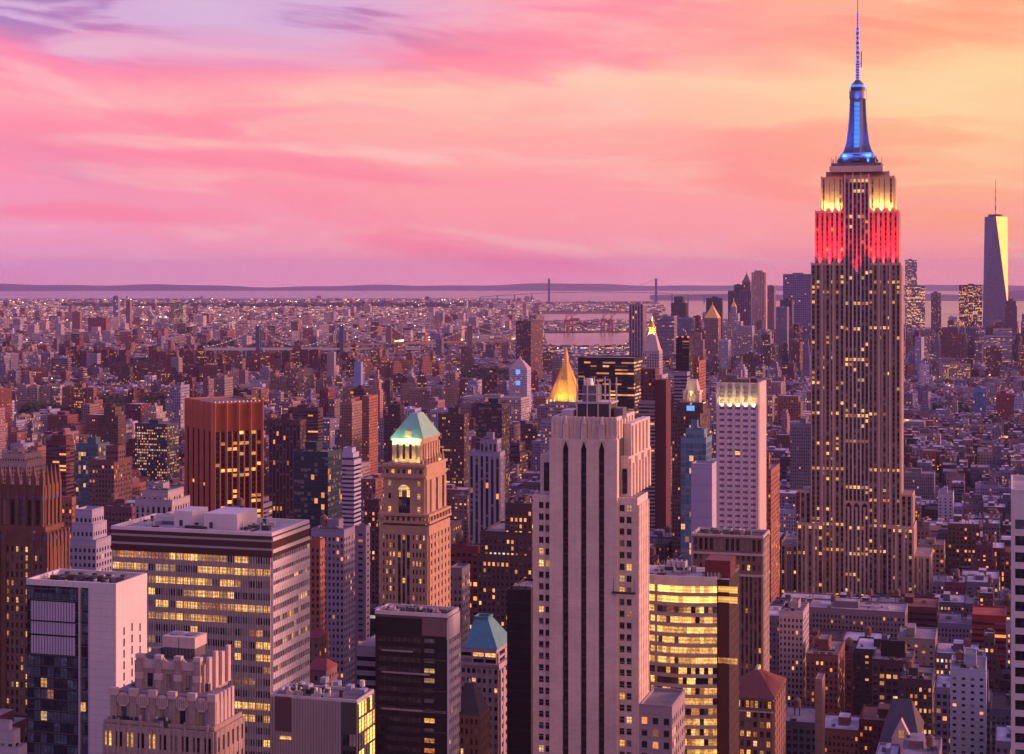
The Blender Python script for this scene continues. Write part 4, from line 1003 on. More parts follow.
plain('maroon_panel', (.11, .02, .025), .5, 0, .15, .3)
yellow_office()

def cornice_building():
    s = Site('cornice_tower', 'brown stone tower with a deep cornice and red-lit vertical strips, behind the yellow glowing office', 'office tower', 693, 762, 768, 800, 536, 680, lm='the corniced brown tower')
    X, Z = s.x, s.z; zt = s.top; zb = Z(720); x0 = -s.w; w = MB(); B = 'brown_stone'
    core(s, w, x0, 0, .6, s.t, 0, zt, B, tcol=(.12, .11, .12)); w.rim(x0 - .8, .8, -.8, s.t, zt, 1.0, .8, 'pale_stone')
    z1, z2, z3 = Z(540), Z(554), Z(575)
    s.grid(w, 'N', .2, x0, 0, z2, z1, 13, z1 - z2, .6, .86, B, lit=0, proud=.5)
    w.box(x0 - .5, .5, -.6, .6, z1, zt, B, top=None); w.box(x0 - .6, .6, -.8, .6, z2 - 1, z2, 'pale_stone')
    s.grid(w, 'N', .2, x0, 0, z3, z2 - 1, 13, 3.7, .5, .6, B, lit=.15, proud=.4)
    w.box(x0 - .6, .6, -.7, .6, z3 - 1, z3, 'pale_stone')
    s.grid(w, 'N', .2, x0, 0, zb, z3 - 1, 16, 3.7, .5, .62, B, sp='dark_spandrel', lit=.12, proud=.6)
    s.grid(w, 'W', 0, .4, s.t, zb, zt - 1, 4, 3.7, .4, .6, 'pink_stone', lit=.15, proud=.5)
    part(w, 'wall', s)
    for i in range(5): r = MB(); xx = x0 + 3 + i * 5; r.box(xx, xx + 3, 6, 9, zt, zt + 2.2, 'grey_metal'); r.build('roof_vent', s.root)
    clutter(s, x0 + 2, -2, 2, s.t - 2, zt, 16, 12)
    s.finish()
plain('brown_stone', (.20, .12, .10), .85, 0, .2, .2)
cornice_building()

def lit_crown_tower():
    s = Site('lit_crown_tower', 'white gridded tower whose recessed top storeys glow yellow between pale piers', 'office tower', 717, 758.5, 765.5, 905, 381, 532, lm='the white tower with the lit crown')
    X, Z = s.x, s.z; zt = s.top; zb = Z(560); x0 = -s.w; w = MB(); B = 'white_stone'; zc = Z(404)
    core(s, w, x0, 0, .8, s.t, 0, zt - 1, B, tcol=(.1, .1, .11)); w.rim(x0, 0, 0, s.t, zt - 1, 1, .6, B)
    s.grid(w, 'N', .2, x0 + .6, -.6, zb, zc, 5, 3.15, .8, .6, B, sp='violet_stone', lit=.03, proud=.45, kinds=[(1, 'pane_pinkish')])
    for i in range(6): x = x0 + .6 + (s.w - 1.2) * i / 5; w.box(x - .75, x + .75, -.9, .4, zb, zt - .2, B)
    for i in range(5):
        for k in range(5): x = x0 + .6 + (s.w - 1.2) * (i + .5) / 5; w.box(x - 1.6, x + 1.6, .5, .81, zc + 1 + k * 2.3, zc + 1.7 + k * 2.3, 'grey_panel')
    w.box(-.4, .45, .4, s.t, 0, zt - .1, 'pale_stone', top=None)
    part(w, 'wall', s)
    for i in range(5):
        x = x0 + .6 + (s.w - 1.2) * (i + .5) / 5; lamp(s.root, (x, -1.6, zc - 1.2), (x, .9, zc + 9), 3.4, .6, 560, (1, .72, .18))
    lamp(s.root, (1.8, s.t * .5, zc - .5), (.2, s.t * .5, zc + 9), s.t * .6, .4, 650, (1, .62, .2))
    r = MB(); r.box(x0 + 2, -6, 4, s.t - 4, zt - 1, zt + 1.5, 'brown_stone'); r.box(x0 + 4, -12, 5, 9, zt + 1.5, zt + 3.5, 'grey_metal'); r.box(-5, -1.5, 5, 9, zt - 1, zt + 2, 'maroon_panel'); part(r, 'roof_plant', s)
    s.finish()
plain('white_stone', (.56, .50, .54), .75, 0, .12, .2)
plain('pane_pinkish', (.95, .76, .95), .35, .15, .3, .5); plain('violet_stone', (.20, .15, .23), .7, 0, .2, .2)
lit_crown_tower()

def red_roof_building():
    s = Site('hip_roof_building', 'brown stone building with red tiled hip roof and arcaded top floor below the corniced tower', 'building', 731, 773, 784, 700, 697, 754, lm='the red tile-roofed building')
    X, Z = s.x, s.z; zt = s.top; zb = Z(790); x0 = -s.w; w = MB(); B = 'brown_stone'
    core(s, w, x0, 0, .5, s.t, 0, zt, B)
    s.grid(w, 'N', .1, x0 + .5, -.5, zb, zt - 5.5, 6, 3.7, .55, .6, B, lit=.4, proud=.45)
    s.grid(w, 'N', .1, x0 + .5, -.5, zt - 5, zt - 1, 9, 4, .6, .7, B, lit=.4, proud=.45)
    w.box(x0, 0, -.6, .5, zt - 5.5, zt - 5, 'pale_stone'); w.box(x0, 0, -.4, .5, zt - 1, zt, B, top=None)
    for p, q in ((x0, x0 + .5), (-.5, 0)): w.box(p, q, -.4, .5, zb, zt - 5.5, B)
    s.grid(w, 'W', 0, .4, s.t, zb, zt - 1, 6, 3.7, .4, .55, B, lit=.1, proud=.5)
    w.box(x0 - .9, .9, -1.1, s.t + .5, zt, zt + .6, B); part(w, 'wall', s)
    r = MB(); zz = Z(674, 0, 10); ym = s.t * .45; q = X(757, ym)
    r.prism([(x0 - .8, -1), (.8, -1), (.8, s.t + .4), (x0 - .8, s.t + .4)], zt + .6, zz, 'red_tile', 'slate', pts1=[(q - 1, ym - 1.5), (q + 1, ym - 1.5), (q + 1, ym + 1.5), (q - 1, ym + 1.5)])
    for i in range(26):
        k = i / 25; r.bar((.82, -1 + (s.t + 1.4) * k, zt + .62), (q + 1.02, ym - 1.5 + 3 * k, zz), .16, 'red_tile'); r.bar((x0 - .8 + (s.w + 1.6) * k, -1.02, zt + .62), (q - 1 + 2 * k, ym - 1.52, zz), .16, 'red_tile')
    part(r, 'roof', s, 'red tiled hip roof')
    m = MB(); m.cyl(q, ym, zz, zz + 2.2, 1.0, .2, 'copper_green', 8); m.build('finial', s.root)
    s.finish()
red_roof_building()

def striped_tower():
    s = Site('striped_tower', 'white tower with broad black window bands, cut off by the right edge of the photo', 'office tower', 1011, 1090, 1092, 400, 490, 754, dep=30)
    zt = s.top; zb = s.z(790); x0 = -s.w; w = MB(); fl = 16.6 / F * 400
    core(s, w, x0, 0, .5, s.t, 0, zt, 'pale_stone', tcol=(.3, .28, .3)); w.rim(x0, 0, 0, s.t, zt, .6, .5, 'white_panel')
    z1 = s.z(522); nf = int((z1 - zb) / fl)
    w.box(x0, 0, -.4, .5, z1, zt, 'white_panel', top=None); w.box(x0, x0 + .9, -.4, .5, z1 - nf * fl, z1, 'white_panel')
    s.grid(w, 'N', .1, x0 + .9, 0, z1 - nf * fl, z1, 6, fl, .985, .6, 'white_panel', lit=.12, proud=.45, kinds=[(.9, 'pane_dark'), (.1, 'pane_blue')])
    part(w, 'wall', s); s.finish()
striped_tower()

def orange_tower():
    s = Site('orange_tower', 'orange brick tower set cornerwise with full-height piers and dark lit glass between', 'office tower', 187, 214, 262, 1250, 403, 512, rot=math.radians(-61), lm='the orange piered tower')
    zt = s.top; zb = s.z(560); x0 = -s.w; w = MB(); B = 'orange_brick'
    core(s, w, x0, 0, .8, s.t, 0, zt, 'orange_brick', tcol=(.2, .15, .15)); w.rim(x0, 0, 0, s.t, zt, 1, .8, B)
    zm = zt - 20
    s.grid(w, 'N', .2, x0, 0, zb, zm, 10, 3.9, .8, .6, B, sp='black_panel', lit=.06, proud=.5, kinds=[(1, 'pane_dark')])
    s.grid(w, 'W', 0, 0, s.t, zb, zm, 8, 3.9, .8, .6, B, sp='black_panel', lit=.36, proud=.5, kinds=[(1, 'pane_dark')])
    w.box(x0, 0, 0, .8, zm, zt, B, top=None); w.box(-.8, 0, .8, s.t, zm, zt, B, top=None)
    for i in range(6): x = x0 + s.w * i / 5; w.prism([(x - 1.1, .1), (x, -2.0), (x + 1.1, .1)], zb - 60, zt + .8, B, B)
    for i in range(5): y = s.t * i / 4; w.prism([(-.1, y - 1.2), (2.2, y), (-.1, y + 1.2)], zb - 60, zt + .8, B, B)
    for i in range(12): yy = s.t * (i + .5) / 12; w.cyl(-2, yy, zt + 1, zt + 1.8, .7, .5, 'pale_metal', 8)
    part(w, 'wall', s); s.finish()
orange_tower()

# ---------------------------------------------------------------- the tall floodlit tower
def great_tower():
    D = 1260
    s = Site('art_deco_skyscraper', 'tallest tower, limestone with red, yellow and blue floodlit crown and needle antenna', 'skyscraper', 811, 900.5, 903.5, D, 263, 603, lm='the floodlit tallest tower')
    X, Z = s.x, s.z; B = 'esb_stone'; SP = 'dark_spandrel'; w = MB(); t = 26.0; fl = 3.72
    kinds = [(.7, 'pane_dark'), (.16, 'pane_blind'), (.14, 'pane_blue')]
    _rows = {}
    def litf(f, n):
        k = (f, n > 40)
        if k not in _rows: _rows[k] = s.rng.choice([.05, .1, .15, .2, .3, .5, .8, 3.4]) * (1.4 if f < n * .4 else .8)
        return _rows[k]
    def wing(x0, x1, y0, y1, z0, z1, nb, side=0, frac=None, m_=B, nbs=6, lit=.22, core_=True, wr_=.55):
        for k_ in ((0, .34, .67, 1) if nb > 3 else (0, 1)):
            xx = x0 + (x1 - x0) * k_; w.box(max(x0, xx - .75), min(x1, xx + .75), y0 - .75, y0 + .3, z0, z1 + .5, m_)
        if core_: core(s, w, x0, x1, y0 + .6, y1, z0 if z0 > Z(620) else 0, z1, B)
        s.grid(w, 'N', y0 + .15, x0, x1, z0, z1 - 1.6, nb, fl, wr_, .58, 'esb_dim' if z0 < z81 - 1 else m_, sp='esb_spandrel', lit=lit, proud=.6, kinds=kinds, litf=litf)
        w.box(x0, x1, y0 - .45, y0 + .6, z1 - 1.6, z1, m_, top='same')
        if side:
            s.grid(w, 'W', x1 - .1, y0 + .7, y1, z0, z1 - 1.6, nbs, fl, .42, .6, m_, sp=SP, lit=lit * .5, proud=.6, kinds=kinds)
            w.box(x1 - .4, x1 + .5, y0 + .6, y1, z1 - 1.6, z1, m_, top='same')
    x0 = -s.w; xa, xb = X(844.5), X(868.5); zB = Z(612)
    z72, z81, z86 = Z(263), Z(210), Z(170)
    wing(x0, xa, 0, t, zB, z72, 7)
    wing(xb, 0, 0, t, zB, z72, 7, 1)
    # recessed centre with three bays of paired windows rising to the top
    core(s, w, xa, xb, 3.4, t, 0, z86 - 4, B)
    zar = Z(503)
    s.grid(w, 'N', 3.0, xa, xb, zar, z86 - 6, 6, fl, .62, .62, 'esb_stone', sp=SP, lit=.25, proud=.5, kinds=kinds, litf=litf)
    w.box(xa, xb, 2.4, 3.4, z86 - 6, z86 - 3, B)
    for i in range(4): xx = xa + (xb - xa) * i / 3; w.box(xx - .5, xx + .5, 1.6, 3, zar, z86 - 2 + (2 if 0 < i < 3 else 0), 'pale_metal')
    # lower centre bay flush with the wings, arched tops
    s.grid(w, 'N', .5, xa, xb, zB, zar - 3, 6, fl, .5, .6, B, sp=SP, lit=.3, proud=.5, kinds=kinds, litf=litf)
    w.box(xa, xb, .9, 3.4, zB - 20, zar, B)
    for i in range(3):
        a, b = xa + (xb - xa) * i / 3, xa + (xb - xa) * (i + 1) / 3
        w.box(a, b, 0, 1, zar - 3, zar, B); c = (a + b) / 2; r_ = (b - a) * .32
        ar = [(c - r_ * math.cos(math.pi * k / 8), -.05, zar - 4.0 + 2.9 * math.sin(math.pi * k / 8)) for k in range(9)]
        w.add(ar, [tuple(range(9))[::-1]], 'pane_dark')
    # upper tiers
    y2 = 3.0
    for a, b, sd in ((X(815, y2), X(844.5, y2), 0), (X(868.5, y2), X(898, y2), 1)):
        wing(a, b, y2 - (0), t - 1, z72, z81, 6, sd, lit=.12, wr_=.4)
    y3 = 5.5
    x3a, x3b = X(821, y3), X(894, y3)
    wing(x3a, X(843, y3), y3, t - 3, z81, Z(176, 0, y3), 4, 0, lit=.08, wr_=.3); wing(X(869.5, y3), x3b, y3, t - 3, z81, Z(176, 0, y3), 4, 1, lit=.08, wr_=.3)
    # lower shoulders and wings
    for (l, r, q, yo, nb, sd, tt) in ((800, 811, 494, 3, 2, 0, 30), (901, 912, 494, 3, 2, 1, 30), (797, 823, 527, -5, 5, 0, 34), (887, 913, 527, -5, 5, 1, 34), (781, 797, 549, 6, 4, 0, 40), (912, 930, 555, 4, 4, 1, 44)):
        wing(X(l, yo), X(r, yo), yo, tt, zB, Z(q, 0, yo), nb, sd, nbs=6)
        w.box(X(l, yo), X(r, yo), yo, tt, 0, zB, B, top=None)
    part(w, 'wall', s)
    # observation deck and mooring mast
    d = MB(); cx = X(857.5, 12); cyy = 15
    d.box(X(826, 9), X(889.5, 9), 9, 22, z81, Z(171, 0, 9), 'esb_stone')
    for i in range(15): xx = X(827, 9) + (X(888.5, 9) - X(827, 9)) * i / 14; d.box(xx - .5, xx + .5, 8.4, 9, z81, Z(170.5, 0, 9), 'esb_stone')
    for i in range(22): xx = cx - 19 + 38 * R.random(); d.bar((xx, cyy - 14 + R.random() * 3, Z(163, 0, 12)), (xx, cyy - 13, Z(163, 0, 12) + 1.5 + R.random() * 5), .22, 'dark_metal')
    for l, r, q0, q1, mm in ((831, 884, 172, 166, 'limestone'), (833, 882, 166, 163, 'grey_metal'), (840, 877, 163, 158, 'grey_metal'), (842, 875, 158, 154, 'pale_metal')):
        h = (X(r, 12) - X(l, 12)) / 2; d.box(cx - h, cx + h, cyy - h * .8, cyy + h * .8, Z(q0, 0, 12), Z(q1, 0, 12), mm)
    for i in range(12): xx = cx - 18 + i * 3.3; d.bar((xx, cyy - 14, Z(166, 0, 12)), (xx, cyy - 14, Z(163, 0, 12) + R.random() * 5), .3, 'dark_metal')
    part(d, 'observation_deck', s)
    # buttressed mast
    m = MB(); ZZ = lambda q: Z(q, 0, 15)
    prof = [(161, 16.0), (156, 13.5), (150, 10.5), (142, 8.6), (130, 7.4), (115, 6.4), (98, 5.8)]
    k_ = .76
    for (q0, r0), (q1, r1) in zip(prof, prof[1:]):
        for ax in (0, 1):
            hw = 2.4
            a = [(cx - r0 * k_ * 1.25, cyy - hw), (cx + r0 * k_ * 1.25, cyy - hw), (cx + r0 * k_ * 1.25, cyy + hw), (cx - r0 * k_ * 1.25, cyy + hw)]
            b = [(cx - r1 * k_ * 1.25, cyy - hw), (cx + r1 * k_ * 1.25, cyy - hw), (cx + r1 * k_ * 1.25, cyy + hw), (cx - r1 * k_ * 1.25, cyy + hw)]
            if ax:
                a = [(cx + (y - cyy), cyy + (x - cx)) for x, y in a][::-1]; b = [(cx + (y - cyy), cyy + (x - cx)) for x, y in b][::-1]
            m.prism(a, ZZ(q0), ZZ(q1), 'grey_metal', 'grey_metal', pts1=b)
    m.cyl(cx, cyy, ZZ(163), ZZ(98), 5.6, 4.6, 'grey_metal', 16)
    m.cyl(cx, cyy, ZZ(98), ZZ(90), 6.2, 6.2, 'grey_metal', 20); m.cyl(cx, cyy, ZZ(90), ZZ(86), 5.2, 5.2, 'dark_metal', 20)
    m.cyl(cx, cyy, ZZ(84), ZZ(78), 5.0, 1.2, 'grey_metal', 20)
    for i in range(10): a_ = i * .628; m.bar((cx + 6 * math.cos(a_), cyy + 6 * math.sin(a_), ZZ(92)), (cx + 6 * math.cos(a_), cyy + 6 * math.sin(a_), ZZ(87)), .25, 'dark_metal')
    part(m, 'mooring_mast', s, 'blue-lit mast of curved metal buttresses')
    b = MB(); zz0, zz1 = ZZ(153), ZZ(101); n = 11
    for i in range(n):
        za = zz0 + (zz1 - zz0) * i / n; b.box(cx - 1.7, cx + 1.7, cyy - 9.6 + i * .28, cyy - 5, za, za + (zz1 - zz0) / n * .82, 'blue_glow')
    b.cyl(cx, cyy, ZZ(86), ZZ(84), 5.4, 5.4, 'blue_glow', 20)
    part(b, 'mast_window', s, 'glowing blue mast windows')
    b = MB()
    for q, h in ((154, 15), (157, 17)): b.box(cx - h * .72, cx + h * .72, cyy - h * .8, cyy - h * .8 + .5, ZZ(q), ZZ(q) + .6, 'blue_tube'); b.box(cx + h * .72, cx + h * .72 + .4, cyy - h * .8, cyy + 6, ZZ(q), ZZ(q) + .6, 'blue_tube')
    part(b, 'light_tube', s)
    a = MB(); za = ZZ(79)
    segs = [(79, 60, 1.5), (60, 26, 1.25), (26, 10, .7), (10, -6, .35)]
    for q0, q1, r_ in segs:
        n = 7
        for i in range(n):
            zz = ZZ(q0) + (ZZ(q1) - ZZ(q0)) * i / n; z2 = ZZ(q0) + (ZZ(q1) - ZZ(q0)) * (i + 1) / n
            a.cyl(cx, cyy, zz, z2 - .02, r_ * (1 if i % 2 else .75), r_ * (1 if i % 2 else .75), 'grey_metal', 8)
            if q0 > 10: a.cyl(cx, cyy, zz + .2, zz + (z2 - zz) * .5, r_ * 1.1, r_ * 1.1, 'antenna_glow', 8)
    a.box(cx + 2.2, cx + 2.8, cyy, cyy + .5, ZZ(66), ZZ(50), 'dark_metal'); a.box(cx + 1, cx + 2.4, cyy, cyy + .4, ZZ(62), ZZ(62) + .5, 'dark_metal')
    part(a, 'antenna', s)
    # floodlights on the setbacks: red below, yellow above, blue at the mast
    lr, ly, lb = (1, .004, .008), (1, .58, .10), (.02, .12, 1)
    for a_, b_ in ((X(815, y2), X(844, y2)), (X(869, y2), X(898, y2))):
        for k in range(3):
            x = a_ + (b_ - a_) * (k + .5) / 3; lamp(s.root, (x, y2 - 2.2, z72 + .6), (x, y2 + .5, z72 + 24), (b_ - a_) / 3.2, .6, 30000, lr, 80)
    lamp(s.root, (X(856.5), 1.2, z72 - 6), (X(856.5), 3.4, z72 + 18), 14, .6, 9000, lr, 80)
    lamp(s.root, (X(898, y2) + 1.9, 14, z72 + .6), (X(898, y2), 14, z72 + 20), .6, 20, 9000, lr, 80)
    for a_, b_ in ((x3a, X(843, y3)), (X(869.5, y3), x3b)):
        for k in range(3):
            x = a_ + (b_ - a_) * (k + .5) / 3; lamp(s.root, (x, y3 - 2.0, z81 + .6), (x, y3 + 1, z81 + 13), (b_ - a_) / 3.5, .6, 3000, ly, 120)
    lamp(s.root, (x3b + 1.9, 14, z81 + .6), (x3b, 14, z81 + 12), .6, 16, 3500, ly, 120)
    for dx in (-9, 9): lamp(s.root, (cx + dx, cyy - 15, ZZ(161)), (cx + dx * .3, cyy, ZZ(120)), 4, 1, 11000, lb, 70)
    lamp(s.root, (cx, cyy - 9, ZZ(98)), (cx, cyy - 3, ZZ(85)), 3, .5, 1500, lb, 120)
    s.finish(100)
plain('antenna_glow', (.4, .3, .5), .5, emit=(.12, .12, 1), es=1.1)
great_tower()

# ================================================================ other towers that can be told apart
def T(name, label, cat, xl, xc, xr, ytop, d, tint, style='punch', lit=.12, tiers=(), cap=None, rot=ROT, dep=None, pent=1, yvis=None, lm=None, tank_=0, rt=(.2, .18, .19), group=None, fs=1.0):
    if xr <= xc: dep = dep or max(14, min(34, (xc - xl) / F * d * .8)); xr = xc + .01
    s = Site(name, label, cat, xl, xc, xr, d, ytop, yvis, dep=dep, rot=rot, lm=lm, group=group)
    tint = tuple(c * q_ for c, q_ in zip(tint, (.72, .76, .95)))
    bay, fl, wr, hr, mt = STY[style]; fl *= fs; bay *= fs
    w = MB(); rf = MB(); rng = s.rng; col = tint; par = (wr, hr, lit)
    def block(x0, x1, y0, y1, z0, z1, k):
        pts = [(x0, y0), (x1, y0), (x1, y1), (x0, y1)]
        w.prism(pts, z0, z1, mt, None, col=col, par=par, bay=bay, fl=fl, seed=rng.randint(1, 60), head=2.2)
        h = 1.0 if min(x1 - x0, y1 - y0) > 6 else .4
        w.rim(x0, x1, y0, y1, z1, h, h * .5, 'masonry', col=col)
        rf.add([(x0 + .1, y0 + .1, z1 + .1), (x1 - .1, y0 + .1, z1 + .1), (x1 - .1, y1 - .1, z1 + .1), (x0 + .1, y1 - .1, z1 + .1)], [(0, 1, 2, 3)], 'roofing', col=rt)
    x0, x1, y0, y1, z0, z1 = -s.w, 0., 0., s.t, -1., s.top
    block(x0, x1, y0, y1, z0, z1, 0)
    for k, (a, b, q) in enumerate(tiers):
        y0 += max(.8, s.t * .05); y1 -= max(.5, s.t * .08); x0, x1 = s.x(a, y0), s.x(b, y0); z0, z1 = z1, s.z(q, 0, y0)
        if x1 - x0 < .7 * (y1 - y0): y1 = y0 + max((x1 - x0) * 1.1, 5)
        block(x0, x1, y0, y1, z0, z1, k + 1)
    part(w, 'wall', s)
    if cap:
        c = MB()
        if cap[0] == 'pyr':
            _, mm, q, fr = cap[:4]; cx, cyy = (x0 + x1) / 2, (y0 + y1) / 2; hx, hy = (x1 - x0) / 2 * fr, (y1 - y0) / 2 * fr
            c.prism([(x0, y0), (x1, y0), (x1, y1), (x0, y1)], z1, s.z(q, cx, cyy), mm, mm, pts1=[(cx - hx, cyy - hy), (cx + hx, cyy - hy), (cx + hx, cyy + hy), (cx - hx, cyy + hy)]); part(c, 'pyramid_roof', s)
            if len(cap) > 4:
                c = MB(); c.cyl(cx, cyy, s.z(q, cx, cyy), s.z(cap[4], cx, cyy), max(.4, hx * .8), .15, mm, 8); part(c, 'spire', s)
        elif cap[0] == 'mast':
            c.cyl((x0 + x1) / 2, (y0 + y1) / 2, z1, s.z(cap[1]), .8, .3, 'dark_metal', 6); part(c, 'mast', s)
        part(rf, 'roof', s)
        return s
    if pent and x1 - x0 > 9:
        a = x0 + (x1 - x0) * rng.uniform(.2, .4); b = a + (x1 - x0) * rng.uniform(.25, .4); ya = y0 + (y1 - y0) * .3; yb = ya + (y1 - y0) * .4
        p = MB(); h = rng.uniform(3, 6); p.box(a, b, ya, yb, z1, z1 + h, 'masonry', 'roofing', col=tuple(c_ * .8 for c_ in tint), tcol=rt); p.rim(a, b, ya, yb, z1 + h, .5, .3, 'masonry', col=tint); part(p, 'penthouse', s)
        if d < 1300: clutter(s, x0 + 1, x1 - 1, y0 + 1, y1 - 1, z1, 10, int(xl))
        for i in range(rng.randint(1, 3)): p = MB(); xx = x0 + (x1 - x0) * rng.uniform(.1, .8); p.box(xx, xx + 2.5, y0 + 1.5, y0 + 4, z1, z1 + 1.7, 'grey_metal'); part(p, 'vent_unit', s)
    part(rf, 'roof', s)
    for i in range(tank_):
        p = MB(); tank(p, x0 + (x1 - x0) * (.25 + .5 * i), y0 + (y1 - y0) * .4, z1); part(p, 'water_tank', s)
    return s
brick, red, tan, pale, cream, grey, lilac, brown, dark, orange, black = (.26, .10, .075), (.30, .07, .055), (.36, .22, .16), (.48, .42, .42), (.46, .36, .27), (.22, .2, .23), (.36, .31, .38), (.13, .075, .06), (.06, .05, .06), (.42, .16, .085), (.02, .018, .022)
OF, AP, BT = 'office_tower', 'apartment_tower', 'brick_tower'
# --- middle distance
T('black_glass_slab', 'black glass slab with rows of yellow windows behind the gold pyramid', 'office tower', 578, 634, 636, 358, 1700, black, 'rib', .33, lm='the black glass slab', pent=0, dep=40)
def red_slim():
    s = Site('tall_red_tower', 'slim dark red tower with blank right half and banded lower left, under the campanile', 'apartment tower', 640, 666, 668, 1500, 379, 535, dep=22, lm='the slim dark red tower')
    w = MB(); a = s.x(655); x0 = -s.w; k = dict(bay=3, fl=3.3, head=2)
    w.box(a, 0, 0, 22, -1, s.top, 'masonry', 'roofing', col=(.095, .025, .03), par=(0, 0, 0), **k)
    w.box(x0 + .5, a - .01, 1.5, 20, -1, s.z(369), 'masonry', 'roofing', col=(.13, .045, .05), par=(.5, .5, .05), seed=4, **k)
    w.box(x0 - .5, a - .02, -3, 1.49, -1, s.z(401), 'masonry', 'roofing', col=(.3, .26, .3), par=(1, .5, .06), seed=9, bay=5, fl=3.3)
    part(w, 'wall', s)
red_slim()
T('banded_tower', 'narrow grey banded tower in front of the black tower with red roof lights', 'apartment tower', 674, 687, 690, 372, 1750, lilac, 'rib', .06, pent=0)
b_ = T('black_tower', 'black tower with small red lights on its roof corners', 'apartment tower', 676, 689, 692, 337, 1900, black, 'rib', .05, pent=0, dep=24)
m_ = MB()
for x_ in (-b_.w + 1, -b_.w / 2, -1): m_.box(x_ - .9, x_ + .9, 0, 1.5, b_.top, b_.top + 1.6, 'lamp_red')
part(m_, 'warning_light', b_)
T('orange_slab', 'orange-brown apartment tower just behind the lit temple-topped tower', 'apartment tower', 691, 699, 707, 361, 1960, orange, 'punch', .08, tiers=[(692, 698, 358)])
def temple():
    s = T('temple_top_tower', 'brick tower topped by a small glowing yellow stepped temple and blue light', 'tower', 672, 700, 713, 412, 1330, brown, 'dense', .12, tiers=[(676, 703, 404)], lm='the glowing temple-topped tower', pent=0, yvis=450)
    m = MB(); y = 4; X, Z = s.x, s.z; a, b = X(682.5, y), X(700, y); z0 = Z(404, 0, y); t = b - a
    m.box(a + 1, b - 1, y, y + t, z0, Z(393, 0, y), 'pale_stone'); m.box(a, b, y - .8, y + t + .8, Z(393, 0, y), Z(391, 0, y), 'pale_stone')
    for i in range(5): x = a + .8 + (b - a - 1.6) * i / 4; m.box(x - .35, x + .35, y - .7, y, z0, Z(393, 0, y), 'pale_stone')
    m.prism([(a + 2, y + 1), (b - 2, y + 1), (b - 2, y + t - 1), (a + 2, y + t - 1)], Z(391, 0, y), Z(380, 0, y), 'pale_stone', 'pale_stone', pts1=[(a + 3.4, y + 3), (b - 3.4, y + 3), (b - 3.4, y + t - 3), (a + 3.4, y + t - 3)])
    part(m, 'temple_crown', s, 'glowing yellow stepped crown')
    lamp(s.root, ((a + b) / 2, y - 3.5, z0 + .3), ((a + b) / 2, y + 1, Z(392, 0, y)), 9, .6, 600, (1, .72, .15), 120)
    lamp(s.root, ((a + b) / 2, y - 3.0, Z(392, 0, y)), ((a + b) / 2, y + 4, Z(384, 0, y)), 8, .6, 380, (1, .7, .15), 120); lamp(s.root, (b + 3, y + 5, z0 + .4), (b, y + 5, Z(390, 0, y)), .6, 8, 1500, (1, .72, .15), 120)
    m = MB(); m.box(a + 3.8, b - 3.8, y - 3.2, y - 2.8, Z(411), Z(406), 'billboard_blue'); part(m, 'blue_sign', s)
temple()
T('glass_tower', 'pale blue-green glass tower with a stepped top below the temple-topped tower', 'glass tower', 681, 706, 713, 438, 1060, (.16, .34, .42), 'glass', .08, tiers=[(686, 704, 431)], lm='the blue-green glass tower', dep=22)
T('white_slab', 'plain white slab with one windowed strip between the blue-green glass tower and white gridded tower', 'tower', 691, 712, 716, 464, 960, (.55, .5, .58), 'blank', 0, pent=0, dep=16)
T('setback_tower', 'orange-brown stepped tower squeezed behind the white gridded tower', 'office tower', 758, 771, 780, 470, 1180, orange, 'dense', .1, tiers=[(760, 769, 455)], yvis=560)
T('stone_tower', 'dark stone office tower behind the floodlit tallest tower', 'office tower', 790, 812, 818, 424, 1700, grey, 'dense', .02, dep=60, yvis=470)
